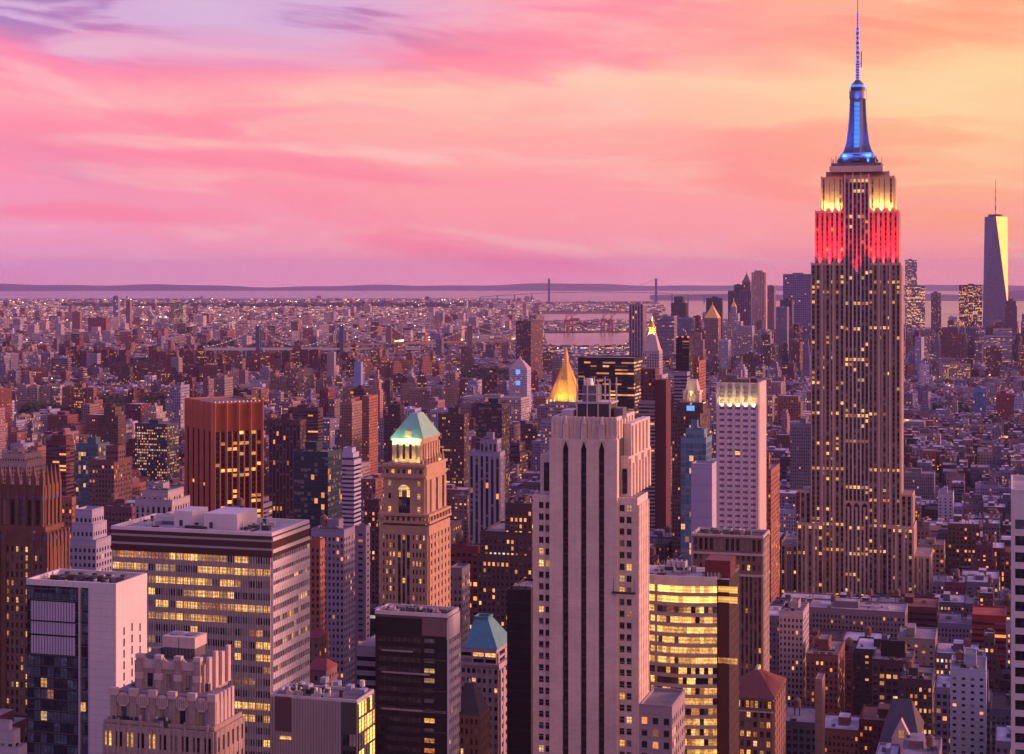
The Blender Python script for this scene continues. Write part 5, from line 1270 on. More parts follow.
def gold_pyramid():
    s = T('gold_pyramid_tower', 'stone tower topped by a brightly lit gold pyramid roof with lantern spire', 'office tower', 541, 577, 583, 420, 1830, pale, 'dense', .12, tiers=[(548, 576, 403)], lm='the gold pyramid tower', pent=0)
    y = 9; X, Z = s.x, s.z; a, b = X(547.5, y), X(577.5, y); z0, z1 = Z(402, 0, y), Z(364, 0, y); cx = (a + b) / 2; r = (b - a) / 2; cyy = y + r
    m = MB(); f = lambda k: [(cx + k * r * math.cos(math.pi / 8 + i * math.pi / 4), cyy + k * r * math.sin(math.pi / 8 + i * math.pi / 4)) for i in range(8)]
    m.prism(f(1.2), z0, z1, 'gold_leaf', 'gold_leaf', pts1=f(.17))
    for i in range(8): p, q = f(1.21)[i], f(.18)[i]; m.bar((*p, z0), (*q, z1), .7, 'gold_leaf')
    for k in (.2, .4, .6, .8): r_ = 1.21 - (1.21 - .18) * k; m.prism(f(r_ + .02), z0 + (z1 - z0) * k, z0 + (z1 - z0) * k + .7, 'gold_leaf', 'gold_leaf')
    part(m, 'pyramid_roof', s, 'floodlit gilded eight-sided pyramid')
    m = MB(); m.prism(f(.16), z1, Z(359, 0, y), 'gold_leaf', 'gold_leaf', pts1=f(.14)); m.prism(f(.17), Z(359, 0, y), Z(348, 0, y), 'gold_leaf', 'gold_leaf', pts1=f(.02)); part(m, 'lantern', s)
    m = MB()
    for i in range(9): x = a + (b - a) * i / 8; m.box(x - .5, x + .5, y - 1.5, y - .5, Z(404, 0, y), Z(400, 0, y), 'pane_flood')
    part(m, 'arcade_light', s)
    for k in (-1, 0, 1): lamp(s.root, (cx + k * r * .8, cyy - r * 1.5, z0 + 1.5), (cx + k * 2, cyy - r * .3, z0 + (z1 - z0) * .5), 5, 1, 2300, (1, .46, .09), 90)
    lamp(s.root, (cx + r * 1.5, cyy, z0 + 1.5), (cx + 2, cyy, z0 + (z1 - z0) * .5), 5, 1, 2900, (1, .46, .09), 100); lamp(s.root, (cx - r * 1.5, cyy - 2, z0 + 1.5), (cx - 2, cyy, z0 + (z1 - z0) * .5), 5, 1, 1700, (1, .46, .09), 100)
gold_pyramid()
def clock_tower():
    s = T('campanile_tower', 'white campanile with steep pyramid roof and golden lantern above the slim dark red tower', 'clock tower', 638, 662, 668, 375, 2150, pale, 'punch', .06, tiers=[(642, 659, 352)], lm='the golden-tipped campanile', pent=0, yvis=380)
    y = 3; X, Z = s.x, s.z; a, b = X(643, y), X(658.5, y); t = b - a; cx, cyy = (a + b) / 2, y + t / 2; m = MB()
    q = lambda k: [(cx - t / 2 * k, cyy - t / 2 * k), (cx + t / 2 * k, cyy - t / 2 * k), (cx + t / 2 * k, cyy + t / 2 * k), (cx - t / 2 * k, cyy + t / 2 * k)]
    m.prism(q(1.06), Z(352, 0, y), Z(350, 0, y), 'pale_stone', 'pale_stone'); m.prism(q(.98), Z(350, 0, y), Z(333, 0, y), 'pale_stone', 'pale_stone', pts1=q(.42)); part(m, 'pyramid_roof', s)
    m = MB(); m.prism(q(.40), Z(333, 0, y), Z(327, 0, y), 'gold_leaf', 'gold_leaf'); m.cyl(cx, cyy, Z(327, 0, y), Z(320, 0, y), t * .17, .3, 'gold_leaf', 10); part(m, 'lantern', s, 'golden lantern')
    m = MB(); m.cyl(cx, cyy, Z(322, 0, y), Z(317, 0, y), .9, .3, 'lamp_warm', 8); part(m, 'beacon', s)
    for dx in (-6, 6): lamp(s.root, (cx + dx, cyy - 8, Z(335, 0, y)), (cx, cyy, Z(326, 0, y)), 3, .5, 1800, (1, .6, .15), 90)
clock_tower()
def four_face_clock():
    s = T('clock_tower', 'pale clock tower with blue-lit faces and a small cupola beyond the flat-roofed offices', 'clock tower', 509, 527, 531, 368, 2900, (.62, .56, .66), 'dense', .05, lm='the blue-faced clock tower', pent=0, yvis=400, cap=('pyr', 'lilac_stone', 360, .3, 355))
    X, Z = s.x, s.z; m = MB(); cx = -s.w / 2
    for q in (372, 383): m.box(cx - 3.6, cx + 3.6, -.6, -.05, Z(q + 2.2), Z(q - 2.2), 'billboard_blue')
    part(m, 'clock_face', s, 'blue-lit square and round clock faces')
four_face_clock()
T('long_office', 'long pale classical office block at the foot of the blue-faced clock tower', 'office block', 462, 521, 530, 398, 2760, pale, 'grid', .25, dep=50, lm='the long pale office block')
# --- midtown and murray hill blocks, left of centre
rows = [
 (OF, 'dark green glass tower with gold-lit windows behind the wide ribbon-lit office block', 'glass tower', 294, 328, 339, 452, 1120, (.03, .07, .08), 'glass', .08, dict(dep=24, yvis=525, lm='the dark green glass tower')),
 ('stone_office', 'pale stone office block with a black roof hut, between orange neighbours behind the ribbon-lit block', 'office block', 311, 344, 355, 530, 860, lilac, 'dense', .08, dict(yvis=612, tank_=1)),
 ('stone_office', 'narrow plain grey tower directly beside the copper-roofed tower', 'office tower', 355, 366, 370, 526, 930, (.3, .26, .3), 'blok', .03, dict(yvis=605)),
 ('brick_tower', 'dark maroon tower with a column of orange stair lights beside the copper-roofed tower', 'brick tower', 364, 379, 383, 500, 1000, (.12, .05, .06), 'dense', .2, dict(yvis=600)),
 ('brick_tower', 'narrow orange brick tower tucked behind the ribbon-lit office flank', 'brick tower', 306, 320, 325, 540, 800, orange, 'dense', .04, dict(yvis=600)),
 (OF, 'glass and white-framed tower with a penthouse, right behind the corniced brown office', 'office tower', 469, 500, 505, 452, 1180, (.38, .36, .42), 'vstrip', .05, dict(tiers=[(480, 497, 441)], yvis=525, lm='the white-framed glass tower')),
 ('brown_office', 'massive brown office block with scattered lit windows beside the black slab', 'office block', 478, 532, 540, 556, 840, (.11, .065, .06), 'dense', .28, dict(tiers=[(480, 532, 535), (505, 532, 506)], dep=40, yvis=600, lm='the massive brown office')),
 ('brick_building', 'red brick block with a grey top cornice in front of the massive brown office', 'brick building', 450, 478, 483, 546, 900, red, 'grid', .15, dict(tank_=1, yvis=600)),
 ('stone_building', 'thin grey stone building beside the copper-roofed tower flank', 'building', 449, 462, 470, 568, 800, grey, 'dense', .1, dict(yvis=604)),
 (OF, 'tall dark glass tower behind the white-framed glass tower', 'glass tower', 476, 502, 508, 404, 1560, (.06, .05, .07), 'glass', .02, dict(dep=24, yvis=440)),
 (AP, 'dark brown tower pair topped by lights, standing alone near the river', 'apartment tower', 516, 531, 543, 321, 3800, (.15, .07, .08), 'dense', .10, dict(yvis=355, rot=math.radians(-40), lm='the lone dark brown twin tower')),
 (AP, 'orange sunlit apartment slab with dark flank', 'apartment tower', 362, 369, 378, 396, 2000, orange, 'dense', .05, dict(lm='the orange sunlit slab')),
 (AP, 'tan and orange slab stepping down beside a taller orange slab', 'apartment tower', 340, 352, 362, 402, 2050, tan, 'dense', .05, {}),
 (AP, 'pale wide apartment block with white terraces and bulky flat roof', 'apartment block', 288, 318, 323, 408, 1900, brown, 'rib', .08, dict(yvis=425)),
 (AP, 'dark brown ribbed slab with a pale roof line', 'apartment block', 269, 300, 306, 420, 1500, (.12, .06, .055), 'vstrip', .04, dict(yvis=455)),
 ('brown_office', 'brown block with rows of lit windows beyond the copper-roofed tower', 'office block', 438, 464, 469, 414, 1750, brown, 'dense', .2, {}),
 ('gothic_block', 'dark brown stepped block with gable-like roofs', 'building', 384, 401, 406, 416, 1850, (.10, .05, .05), 'dense', .04, dict(tiers=[(388, 400, 406)])),
 (AP, 'brown tower cluster with pale roof boxes', 'apartment tower', 97, 118, 126, 416, 2100, brown, 'dense', .04, dict(tiers=[(104, 115, 408)], lm='the stepped brown tower')),
 ('glass_office', 'dark glass block with a lit white grid and sloping roof beyond the orange piered tower', 'office block', 135, 167, 175, 424, 2000, (.06, .08, .10), 'dense', .5, dict(dep=30, lm='the lit white grid block')),
 (AP, 'dark red tower with a stack of white balcony bands and roof hut', 'apartment tower', 46, 66, 74, 441, 1550, (.16, .05, .05), 'rib', .06, dict(tiers=[(51, 66, 437)], lm='the white-banded red tower')),
 ('glass_office', 'teal glass mid-rise next to the white-banded red tower', 'glass tower', 76, 98, 102, 444, 1480, (.1, .2, .22), 'glass', .15, dict(dep=20)),
 ('white_ziggurat', 'white stepped terrace building behind the glass and pale panel box', 'building', 69, 96, 112, 540, 760, (.52, .5, .58), 'dense', .04, dict(tiers=[(72, 93, 526), (75, 92, 512)], yvis=560, pent=0)),
 ('pale_office', 'white-columned block with stepped penthouses behind the ribbon-lit office roof', 'office block', 135, 172, 190, 500, 820, pale, 'vert', .05, dict(tiers=[(142, 168, 493)], yvis=512)),
 (BT, 'pinkish brick tower with a green trimmed roof beside the pinnacled gothic tower', 'brick tower', 58, 72, 76, 496, 900, orange, 'dense', .1, dict(yvis=545)),
 (BT, 'brown brick tower pair with a sunlit orange roof hut', 'brick tower', 89, 114, 132, 460, 1150, (.2, .1, .09), 'dense', .06, dict(tiers=[(106, 118, 447)], yvis=500, lm='the brown brick tower with the sunlit hut')),
 (BT, 'red brick block with white window frames beside the white stepped terraces', 'brick building', 105, 132, 137, 506, 960, (.2, .08, .09), 'dense', .1, dict(yvis=530, tank_=1)),
 ('cream_block', 'cream apartment block with stepped roofs, upper edge at the photo border', 'apartment block', -10, 27, 46, 462, 1250, (.5, .36, .28), 'dense', .04, dict(tiers=[(2, 25, 455)], yvis=470)),
 ('white_curved_building', 'white-blue banded building with a stepped round top', 'building', 337, 354, 361, 460, 1400, (.5, .54, .66), 'rib', .03, dict(tiers=[(340, 353, 454), (343, 352, 449)], pent=0, yvis=480)),
 (OF, 'white low office with grid windows wedged beside the near-black slab', 'office building', 357, 376, 379, 646, 640, pale, 'rib', .2, dict(dep=30)),
 ('stepped_building', 'pale stepped stone building at the bottom corner under the pinnacled gothic tower', 'building', -20, 18, 27, 745, 430, pale, 'dense', .1, dict(tiers=[(-16, 14, 733), (-10, 9, 724)], pent=0)),
 ('stone_annex', 'low stepped stone annex at the base of the pink slotted tower flank', 'office building', 639, 672, 685, 706, 540, (.42, .33, .31), 'punch', .16, dict(pent=0, fs=1.1)),
 # around the floodlit tower
 ('pale_roof_block', 'broad low block with a white-edged roof at the foot of the floodlit tallest tower', 'office block', 808, 905, 923, 612, 1040, (.26, .2, .21), 'dense', .12, dict(yvis=640, tank_=1, rt=(.34, .3, .33), lm='the broad white-edged roof')),
 ('white_loft', 'tall white loft building with dark window bays beside the broad white-edged roof', 'loft building', 779, 803, 809, 612, 930, pale, 'dense', .12, dict(yvis=660, lm='the tall white loft')),
 ('stone_loft', 'stone office block with lit shopfront storeys behind the floodlit tower flank', 'office block', 918, 944, 949, 545, 1330, (.4, .28, .2), 'grid', .3, dict(yvis=575)),
 ('stone_loft', 'grey loft with a stone arcade beyond the floodlit tower flank', 'loft building', 904, 934, 937, 474, 1800, grey, 'dense', .06, {}),
 ('white_loft', 'small bright white block with dark windows beyond the floodlit tower', 'loft building', 938, 953, 957, 494, 1650, (.56, .52, .58), 'blok', .05, {}),
 ('red_scaffold_building', 'low building wrapped in red scaffolding beside the white striped tower', 'building', 972, 1006, 1010, 616, 1010, (.34, .035, .03), 'rib', .03, dict(rt=(.3, .06, .05), pent=0, yvis=640)),
 ('white_blue_building', 'white-blue loft with tiny windows and two lit corner lamps near the bottom edge', 'loft building', 950, 986, 993, 670, 830, (.44, .5, .6), 'blok', .08, dict(yvis=735, tank_=1, lm='the white-blue loft')),
 ('dark_loft', 'dark brown loft with a vertical line of bright yellow lamps', 'loft building', 900, 932, 938, 680, 800, (.07, .045, .05), 'dense', .28, dict(yvis=750, tank_=1)),
 ('brown_loft', 'dark brown loft carrying a black rooftop billboard and a pink water tank', 'loft building', 872, 912, 918, 661, 900, (.12, .07, .08), 'grid', .15, dict(yvis=690, tank_=2, lm='the billboard loft')),
 ('orange_loft', 'small blank tan slab chimney-like block standing up among low roofs', 'building', 815, 822, 825, 678, 820, tan, 'blank', 0, dict(pent=0)),
 ('brown_loft', 'brick loft with lit top floor in the low roofs below the broad white-edged roof', 'loft building', 806, 838, 845, 655, 900, brick, 'dense', .18, dict(tank_=1)),
 # towards the tip of the island
 (OF, 'wide grey-lilac slab office near the pyramid-topped courthouse', 'office tower', 655, 674, 678, 316, 4500, lilac, 'rib', .05, dict(lm='the wide lilac slab')),
 (OF, 'squat grey glass block next to the wide lilac slab', 'office tower', 678, 692, 695, 318, 4700, (.2, .25, .33), 'glass', .04, {}),
 ('finned_tower', 'tall pale tower with vertical concrete fins standing before the bay water', 'apartment tower', 629, 643, 648, 304, 4550, (.42, .32, .33), 'vstrip', .03, dict(lm='the finned pale tower', fs=2)),
 (OF, 'dark olive stepped tower against the bay water', 'office tower', 671, 686, 689, 303, 5600, (.06, .06, .06), 'dense', .04, dict(tiers=[(674, 683, 297)], pent=0)),
 (OF, 'dark flat-topped tower just behind the orange pyramid spire', 'office tower', 706, 722, 723, 298, 6000, (.05, .04, .06), 'dense', .03, {}),
 (OF, 'dark broad tower in front of the gothic spire downtown', 'office tower', 728, 742, 744, 291, 5700, (.08, .06, .10), 'dense', .04, dict(tiers=[(734, 742, 285)])),
 (OF, 'stepped beige tower below the orange pyramid spire', 'office tower', 691, 703, 707, 350, 4100, tan, 'dense', .05, dict(tiers=[(694, 703, 340), (696, 701, 333)], pent=0)),
 (OF, 'small white-blue tower below the municipal tower', 'office tower', 719, 728, 731, 340, 4000, (.5, .5, .6), 'vert', .04, {}),
 (OF, 'pale tower shoulder behind the rippled metal tower', 'office tower', 767, 774, 777, 286, 5600, (.3, .2, .22), 'dense', .03, {}),
 (OF, 'large blue-lilac gridded bank tower with a mast, partly behind the floodlit tallest tower', 'office tower', 783, 822, 828, 274, 5700, (.22, .22, .36), 'grid', .04, dict(fs=2, dep=40, lm='the blue-lilac bank tower')),
 (OF, 'dark tower with a pale flank before the blue-lilac bank tower', 'office tower', 780, 792, 797, 300, 5100, (.08, .07, .12), 'dense', .03, {}),
 (OF, 'grey tower beside the dark pale-flanked tower', 'office tower', 776, 787, 789, 307, 4900, (.25, .22, .3), 'dense', .02, {}),
 (OF, 'pale glass tower with a bright corner line rising beyond the floodlit tower', 'glass tower', 905, 917, 921, 260, 5900, (.3, .33, .42), 'glass', .2, dict(dep=24, lm='the pale glass tower')),
 (OF, 'yellow-lit glass block in front of the pale glass tower', 'glass tower', 906, 925, 929, 286, 5700, (.2, .2, .26), 'glass', .55, dict(dep=24)),
 (OF, 'narrow grey tower with red roof lights alone before the river', 'office tower', 931, 941, 943, 293, 5900, (.16, .15, .22), 'vert', .1, {}),
 (OF, 'dark broad glass tower with amber lit floors beside the tapering glass skyscraper', 'glass tower', 959, 982, 986, 285, 5800, (.06, .06, .09), 'glass', .35, dict(dep=30, lm='the amber-lit glass tower')),
 (OF, 'dark domed-top tower on the far side of the tapering glass skyscraper', 'office tower', 1005, 1017, 1020, 306, 6000, (.12, .06, .1), 'dense', .02, dict(tiers=[(1006, 1016, 301), (1008, 1014, 299)], pent=0)),
 ('ziggurat_building', 'broad dark red brick ziggurat before the river', 'brick building', 932, 966, 972, 345, 4900, (.22, .07, .07), 'dense', .05, dict(tiers=[(938, 964, 336), (942, 958, 328)], pent=0, lm='the red brick ziggurat')),
 ('white_ziggurat', 'broad white stepped building below the tapering glass skyscraper', 'building', 976, 1012, 1017, 345, 4600, (.5, .46, .52), 'rib', .2, dict(tiers=[(984, 1012, 336), (993, 1012, 329)], pent=0)),
 ('brick_building', 'brown tower with amber lights below the white stepped building', 'brick building', 986, 1002, 1005, 348, 4300, (.2, .09, .07), 'dense', .2, {}),
 ('lit_loft', 'wide yellow-lit loft building among low roofs before the ziggurat', 'loft building', 943, 970, 973, 364, 4000, (.5, .38, .25), 'grid', .6, {}),
 ('blue_glass_building', 'slanted bright blue glass block standing among low roofs', 'glass tower', 973, 986, 989, 390, 2900, (.12, .28, .55), 'glass', .04, dict(dep=20, lm='the bright blue glass block', yvis=412)),
 (BT, 'red brick tower block beside the bright blue glass block', 'apartment block', 996, 1014, 1019, 394, 2800, red, 'dense', .05, {}),
 ('lit_shed', 'long low building glowing yellow beside the lone dark brown twin tower', 'terminal building', 472, 515, 517, 335, 6300, (.6, .55, .5), 'grid', .95, dict(dep=40, pent=0, fs=3)),
 # east side and brooklyn, far left
 ('glass_tower', 'slim glass tower with a red lit tip, alone on the Brooklyn skyline', 'glass tower', 113, 118, 119.5, 296, 7800, (.3, .35, .5), 'glass', .06, dict(dep=20, fs=2, lm='the slim red-tipped tower')),
 (AP, 'slim beige tower beside the slim red-tipped tower', 'apartment tower', 126, 130, 131.5, 300, 7700, tan, 'vert', .03, dict(dep=20)),
 (OF, 'dark tower with a yellow lit rooftop band on the Brooklyn skyline', 'office tower', 169, 183, 186, 305, 7400, (.3, .3, .2), 'dense', .7, dict(fs=2)),
 ('framed_building', 'white-framed box glowing pale yellow inside near the waterfront', 'office building', 214, 232, 235, 321, 6500, (.5, .45, .4), 'grid', .6, dict(fs=2)),
 (BT, 'wide red brick housing block on the Brooklyn side', 'apartment block', 88, 106, 109, 318, 6800, red, 'dense', .03, {}),
 (BT, 'tall orange-brown slab beside the wide red brick housing block', 'apartment tower', 72, 80, 82, 312, 6900, orange, 'dense', .03, {}),
 (AP, 'small white slab on the Brooklyn side near the orange-brown slab', 'apartment tower', 55, 58.5, 59.5, 319, 6700, pale, 'dense', .02, {}),
 (AP, 'blue-grey slab standing out of low brick blocks', 'apartment tower', 354, 361, 363, 362, 3600, (.3, .38, .6), 'blank', 0, dict(lm='the blue-grey slab')),
 ('church_tower', 'pinkish stepped church tower above low roofs', 'church tower', 371, 380, 383, 390, 2800, (.5, .25, .2), 'blok', .02, dict(tiers=[(373, 379, 380), (375, 378, 370)], pent=0)),
 (AP, 'white slender stepped tower by the bridge approach', 'apartment tower', 327, 334, 336, 352, 3900, pale, 'dense', .03, {}),
]
for r in rows:
    k = r[-1]; T(*r[:-1], **k)
T('courthouse_tower', 'pale courthouse tower with an orange pyramid roof downtown', 'courthouse', 704, 718, 721, 318, 4350, tan, 'vert', .08, cap=('pyr', 'gold_leaf', 305, .06, 301), lm='the orange pyramid courthouse', fs=2)
T('municipal_tower', 'white civic tower with wedding-cake lantern topped by a lit statue', 'civic building', 722, 752, 756, 326, 4700, pale, 'dense', .12, tiers=[(727, 741, 322), (729, 738, 314), (730.5, 736, 307)], cap=('pyr', 'gold_leaf', 302, .2, 297), lm='the wedding-cake civic tower', fs=1.6)
T('gothic_spire_tower', 'dark gothic tower with a sharp pinnacle downtown', 'gothic tower', 739, 751, 753, 290, 5500, (.18, .12, .16), 'vert', .05, tiers=[(742, 750, 282)], cap=('pyr', 'far_stone', 274, .1, 270), lm='the dark gothic spire', fs=2)
def rippled():
    s = Site('rippled_tower', 'tall rippled metal apartment tower catching pink light downtown', 'apartment tower', 751.5, 766, 768, 5200, 270, 318, dep=30, lm='the rippled metal tower')
    w = MB(); x = -s.w
    n = 5
    for i in range(n):
        a, b = -s.w + s.w * i / n, -s.w + s.w * (i + 1) / n; c = (a + b) / 2
        w.prism([(a, 0), (c, -2.6), (b, 0), (b, s.t), (a, s.t)], 0, s.top - (0 if 0 < i < n - 1 else 6), 'masonry', 'roofing', col=(.5, .36, .34), par=(.4, .5, .05), bay=5, fl=6, seed=i)
    part(w, 'wall', s)
rippled()
def tapering():
    s = Site('tapering_skyscraper', 'tapering glass skyscraper with a bright triangular facet and thin red and white mast', 'skyscraper', 983, 1005, 1007, 6200, 216, 318, dep=70, lm='the tapering glass skyscraper')
    X, Z = s.x, s.z; w = MB(); a, b = X(983), X(1008); t = (b - a); zt = s.top; z0 = Z(308)
    w.box(a, b, 0, t, 0, z0, 'glass_blue', top=None)
    B = [(a, 0, z0), (b, 0, z0), (b, t, z0), (a, t, z0)]
    k = .13 * t; Tp = [((a + b) / 2, k - k, zt), (b - k, t / 2, zt), ((a + b) / 2, t - k, zt), (a + k, t / 2, zt)]
    # square base, square top turned by 45 degrees: eight tall triangles
    ang = [(b - t * .48, .04 * t, zt), (b - .02 * t, t * .70, zt), ((a + b) / 2, t * .95, zt), (a + .06 * t, t * .5, zt)]
    V = B + ang
    w.add([V[0], V[1], V[4]], [(0, 1, 2)], 'glass_blue'); w.add([V[1], V[5], V[4]], [(0, 1, 2)], 'glass_glint')  # second facet: mirrored sunset put into its gold colour
    w.add([V[1], V[2], V[5]], [(0, 1, 2)], 'glass_blue'); w.add([V[2], V[6], V[5]], [(0, 1, 2)], 'glass_blue'); w.add([V[2], V[3], V[6]], [(0, 1, 2)], 'glass_blue'); w.add([V[3], V[7], V[6]], [(0, 1, 2)], 'glass_blue')
    w.add([V[3], V[0], V[7]], [(0, 1, 2)], 'glass_blue'); w.add([V[0], V[4], V[7]], [(0, 1, 2)], 'glass_blue'); w.add(ang, [(0, 1, 2, 3)], 'dark_metal')
    part(w, 'wall', s)
    m = MB(); cx = (a + b) / 2; m.cyl(cx, t / 2, zt, zt + 8, t * .3, t * .3, 'dark_metal', 16); part(m, 'communication_ring', s)
    m = MB(); zz = zt + 8; ze = Z(179)
    for i in range(8): m.cyl(cx, t / 2, zz + (ze - zz) * i / 8, zz + (ze - zz) * (i + 1) / 8, 2.4 - i * .22, 2.2 - i * .22, 'antenna_red' if i % 2 else 'antenna_white', 8)
    part(m, 'mast', s, 'red and white mast')
glass('glass_blue', (.10, .11, .20), .25); plain('glass_glint', (.62, .52, .16), .62, .9, .05, .01)  # gold base colour stands in for evening sky reflected by one facet
tapering()
s_ = [o for o in bpy.data.objects if o.name.startswith('billboard')]
def billboard():
    d = 880; P = ((900 - W2) / F * d, d); z = H - (655 - EY) / F * d
    m = MB(); m.box(-6, 6, 0, .6, 2.2, 10.5, 'black_panel', bottom=True)
    for x in (-5, -1.7, 1.7, 5): m.box(x - .2, x + .2, .1, .5, 0, 2.3, 'grey_metal'); m.bar((x, .6, 8), (x, 5, 0), .25, 'grey_metal')
    o = m.build('billboard', loc=(P[0], 896, H - (661 - EY) / F * 900 + .9), rz=ROT); tag(o, 'black blank rooftop billboard on a steel frame among water tanks', 'billboard')
billboard()
def gable_church():
    s = Site('gabled_building', 'stone chateau-like building with a steep slate gable and dormer at the bottom edge', 'building', 880, 919, 925, 730, 742, 754)
    X, Z = s.x, s.z; w = MB(); x0 = -s.w; zt = s.top
    w.box(x0, 0, 0, s.t + 8, -1, zt, 'masonry', top='roofing', col=(.4, .3, .3), par=(.4, .5, .1)); c = x0 * .45; w.prism([(c - 4, -.6), (c + 4, -.6), (c + 4, 1), (c - 4, 1)], 0, zt + 2, 'pale_stone', 'pale_stone')
    w.add([(c - 4, -.6, zt + 2), (c + 4, -.6, zt + 2), (c, -.6, zt + 10), (c - 4, 4, zt + 2), (c + 4, 4, zt + 2), (c, 4, zt + 10)], [(0, 1, 2), (1, 4, 5, 2), (3, 0, 2, 5), (4, 3, 5)], 'pale_stone')
    w.box(c - 1, c + 1, -.75, -.6, zt + 2.5, zt + 5.5, 'pane_yellow'); part(w, 'wall', s)
    r = MB(); t = s.t + 8; ym = t / 2
    r.prism([(x0 - .4, -.4), (.4, -.4), (.4, t), (x0 - .4, t)], zt, zt + 14, 'slate', 'slate', pts1=[(x0 + 4, ym - .3), (-4, ym - .3), (-4, ym + .3), (x0 + 4, ym + .3)]); part(r, 'roof', s, 'steep slate roof')
gable_church()
def red_church():
    for k, (xl, xc, xr, q, d, lab) in enumerate(((306, 326, 332, 668, 700, 'small house with a dull red pitched roof in the dark gap beside the ribbon-lit block'), (307, 319, 324, 636, 760, 'smaller red-roofed house behind another red pitched roof'))):
        s = Site('red_roof_house', lab, 'house', xl, xc, xr, d, q, q + 14, dep=12); w = MB()
        w.box(-s.w, 0, 0, 12, -1, s.top, 'masonry', top='roofing', col=(.2, .12, .12), par=(.4, .5, .1)); part(w, 'wall', s)
        r = MB(); r.prism([(-s.w - .4, -.4), (.4, -.4), (.4, 12.4), (-s.w - .4, 12.4)], s.top, s.top + 3.4, 'red_bright', 'red_bright', pts1=[(-s.w + 2, 5.9), (-2, 5.9), (-2, 6.1), (-s.w + 2, 6.1)]); part(r, 'roof', s, 'red pitched roof')
plain('red_bright', (.20, .035, .04), .7, 0, .2, .5)
red_church()
# ---------------------------------------------------------------- bridges, cranes, chimney
def pt(px, d, z): x = (px - W2) / F * d; return Vector((x, d, gz(x, d) + z))
def zat(px, py, d): return H + (EY - py) / F * d - gz((px - W2) / F * d, d)
def suspension(name, label, towers, ytop, deck, ends, d, dn, th, mtl, lights=0, nseg=12, legs=2, sep=12, ct=.16):
    """towers: pixel columns; ends: pixel columns of the anchorages; d(px) gives the distance along the bridge"""
    root = empty(name, (0, 0, 0)); tag(root, label, 'bridge')
    pts = [(p, d(p)) for p in towers]; ed = [(p, d(p)) for p in ends]
    for p, dd in pts:
        m = MB(); zt = zat(p, ytop, dd); q = pt(p, dd, 0)
        for k in (-1, 1): m.box(q.x - th / 2, q.x + th / 2, q.y + k * sep / 2 - th / 2, q.y + k * sep / 2 + th / 2, q.z - 5, q.z + zt, mtl)
        zd = zat(p, deck(p), dd)
        for z in (zt - th, zd + (zt - zd) * .5, zd - th): m.box(q.x - th * .35, q.x + th * .35, q.y - sep / 2, q.y + sep / 2, q.z + z, q.z + z + th * .8, mtl, bottom=True)
        m.build('tower', root)
    m = MB(); allp = [ed[0]] + pts + [ed[1]]
    dz = lambda p, dd: zat(p, deck(p), dd)
    for (p0, d0), (p1, d1) in zip(allp, allp[1:]):
        n = nseg
        for i in range(n):
            a, b = i / n, (i + 1) / n; pa, pb = p0 + (p1 - p0) * a, p0 + (p1 - p0) * b
            da, db = d(pa), d(pb); A, Bq = pt(pa, da, dz(pa, da)), pt(pb, db, dz(pb, db))
            v = [(A.x, A.y - sep / 2, A.z - dn), (Bq.x, Bq.y - sep / 2, Bq.z - dn), (Bq.x, Bq.y + sep / 2, Bq.z - dn), (A.x, A.y + sep / 2, A.z - dn)]
            m.add(v + [(x, y, z + dn) for x, y, z in v], [(0, 1, 5, 4), (1, 2, 6, 5), (2, 3, 7, 6), (3, 0, 4, 7), (4, 5, 6, 7), (3, 2, 1, 0)], mtl)
            if i % 3 == 0 and p0 in ends or i % 3 == 0 and p1 in ends: m.box(A.x - th / 4, A.x + th / 4, A.y - sep / 2, A.y + sep / 2, gz(A.x, A.y) - 3, A.z - dn, mtl)
    m.build('deck', root)
    cb = MB(); lt = MB(); nl = 0
    for j, ((p0, d0), (p1, d1)) in enumerate(zip(allp, allp[1:])):
        mid = 0 < j < len(allp) - 2
        h0 = dz(p0, d0) + 2 if p0 in ends else zat(p0, ytop, d0); h1 = dz(p1, d1) + 2 if p1 in ends else zat(p1, ytop, d1)
        prev = None; n = nseg * 2 if mid else nseg
        for i in range(n + 1):
            k = i / n; px = p0 + (p1 - p0) * k; dd = d(px); low = dz(px, dd) + 4
            z = h0 + (h1 - h0) * k
            if mid: z = low + (z - low) * (2 * k - 1) ** 2
            else: z -= (abs(h1 - h0)) * .9 * k * (1 - k)
            q = pt(px, dd, z)
            if prev is not None:
                for s2 in (-1, 1): o = Vector((0, s2 * sep / 2, 0)); cb.bar(prev + o, q + o, th * ct, mtl)
                cb.bar(q + Vector((0, -sep / 2, 0)), pt(px, dd, low - 4) + Vector((0, -sep / 2, 0)), th * ct * .3, mtl)
            if lights: lt.box(q.x - lights, q.x + lights, q.y - sep / 2 - 1.5, q.y - sep / 2 - .5, q.z, q.z + lights * 1.6, 'lamp_warm' if lights < 0 else 'lamp_cable')
            prev = q
    c = cb.build('cable', root)
    if lights: l_ = lt.build('cable_light', root)
    return root
plain('lamp_cable', (.8, .8, .6), .5, emit=(1, .75, .42), es=1.3)
suspension('suspension_bridge', 'distant two-towered suspension bridge crossing the bay below the horizon hills', [549, 656], 278.5, lambda p: 293 - .00035 * (p - 602) ** 2 * -1 - 1.2, [480, 720], lambda p: 15500, 4, 18, 'steel_blue', 0, sep=24, ct=.07)
suspension('suspension_bridge', 'blue steel suspension bridge with slender twin-legged towers and lamp-strung cables', [258.5, 342], 325.5, lambda p: 347.5 - .0 * p, [205, 420], lambda p: 4750 + (p - 258) * 3.2, 7, 11, 'steel_blue', .9, sep=30)
suspension('suspension_bridge', 'stone-towered suspension bridge with lit cables rising behind the blue steel bridge', [389, 470], 325, lambda p: 343 - (p - 389) * .03, [318, 545], lambda p: 5200 + (p - 389) * 2.5, 5, 15, 'far_stone', .9, sep=22)
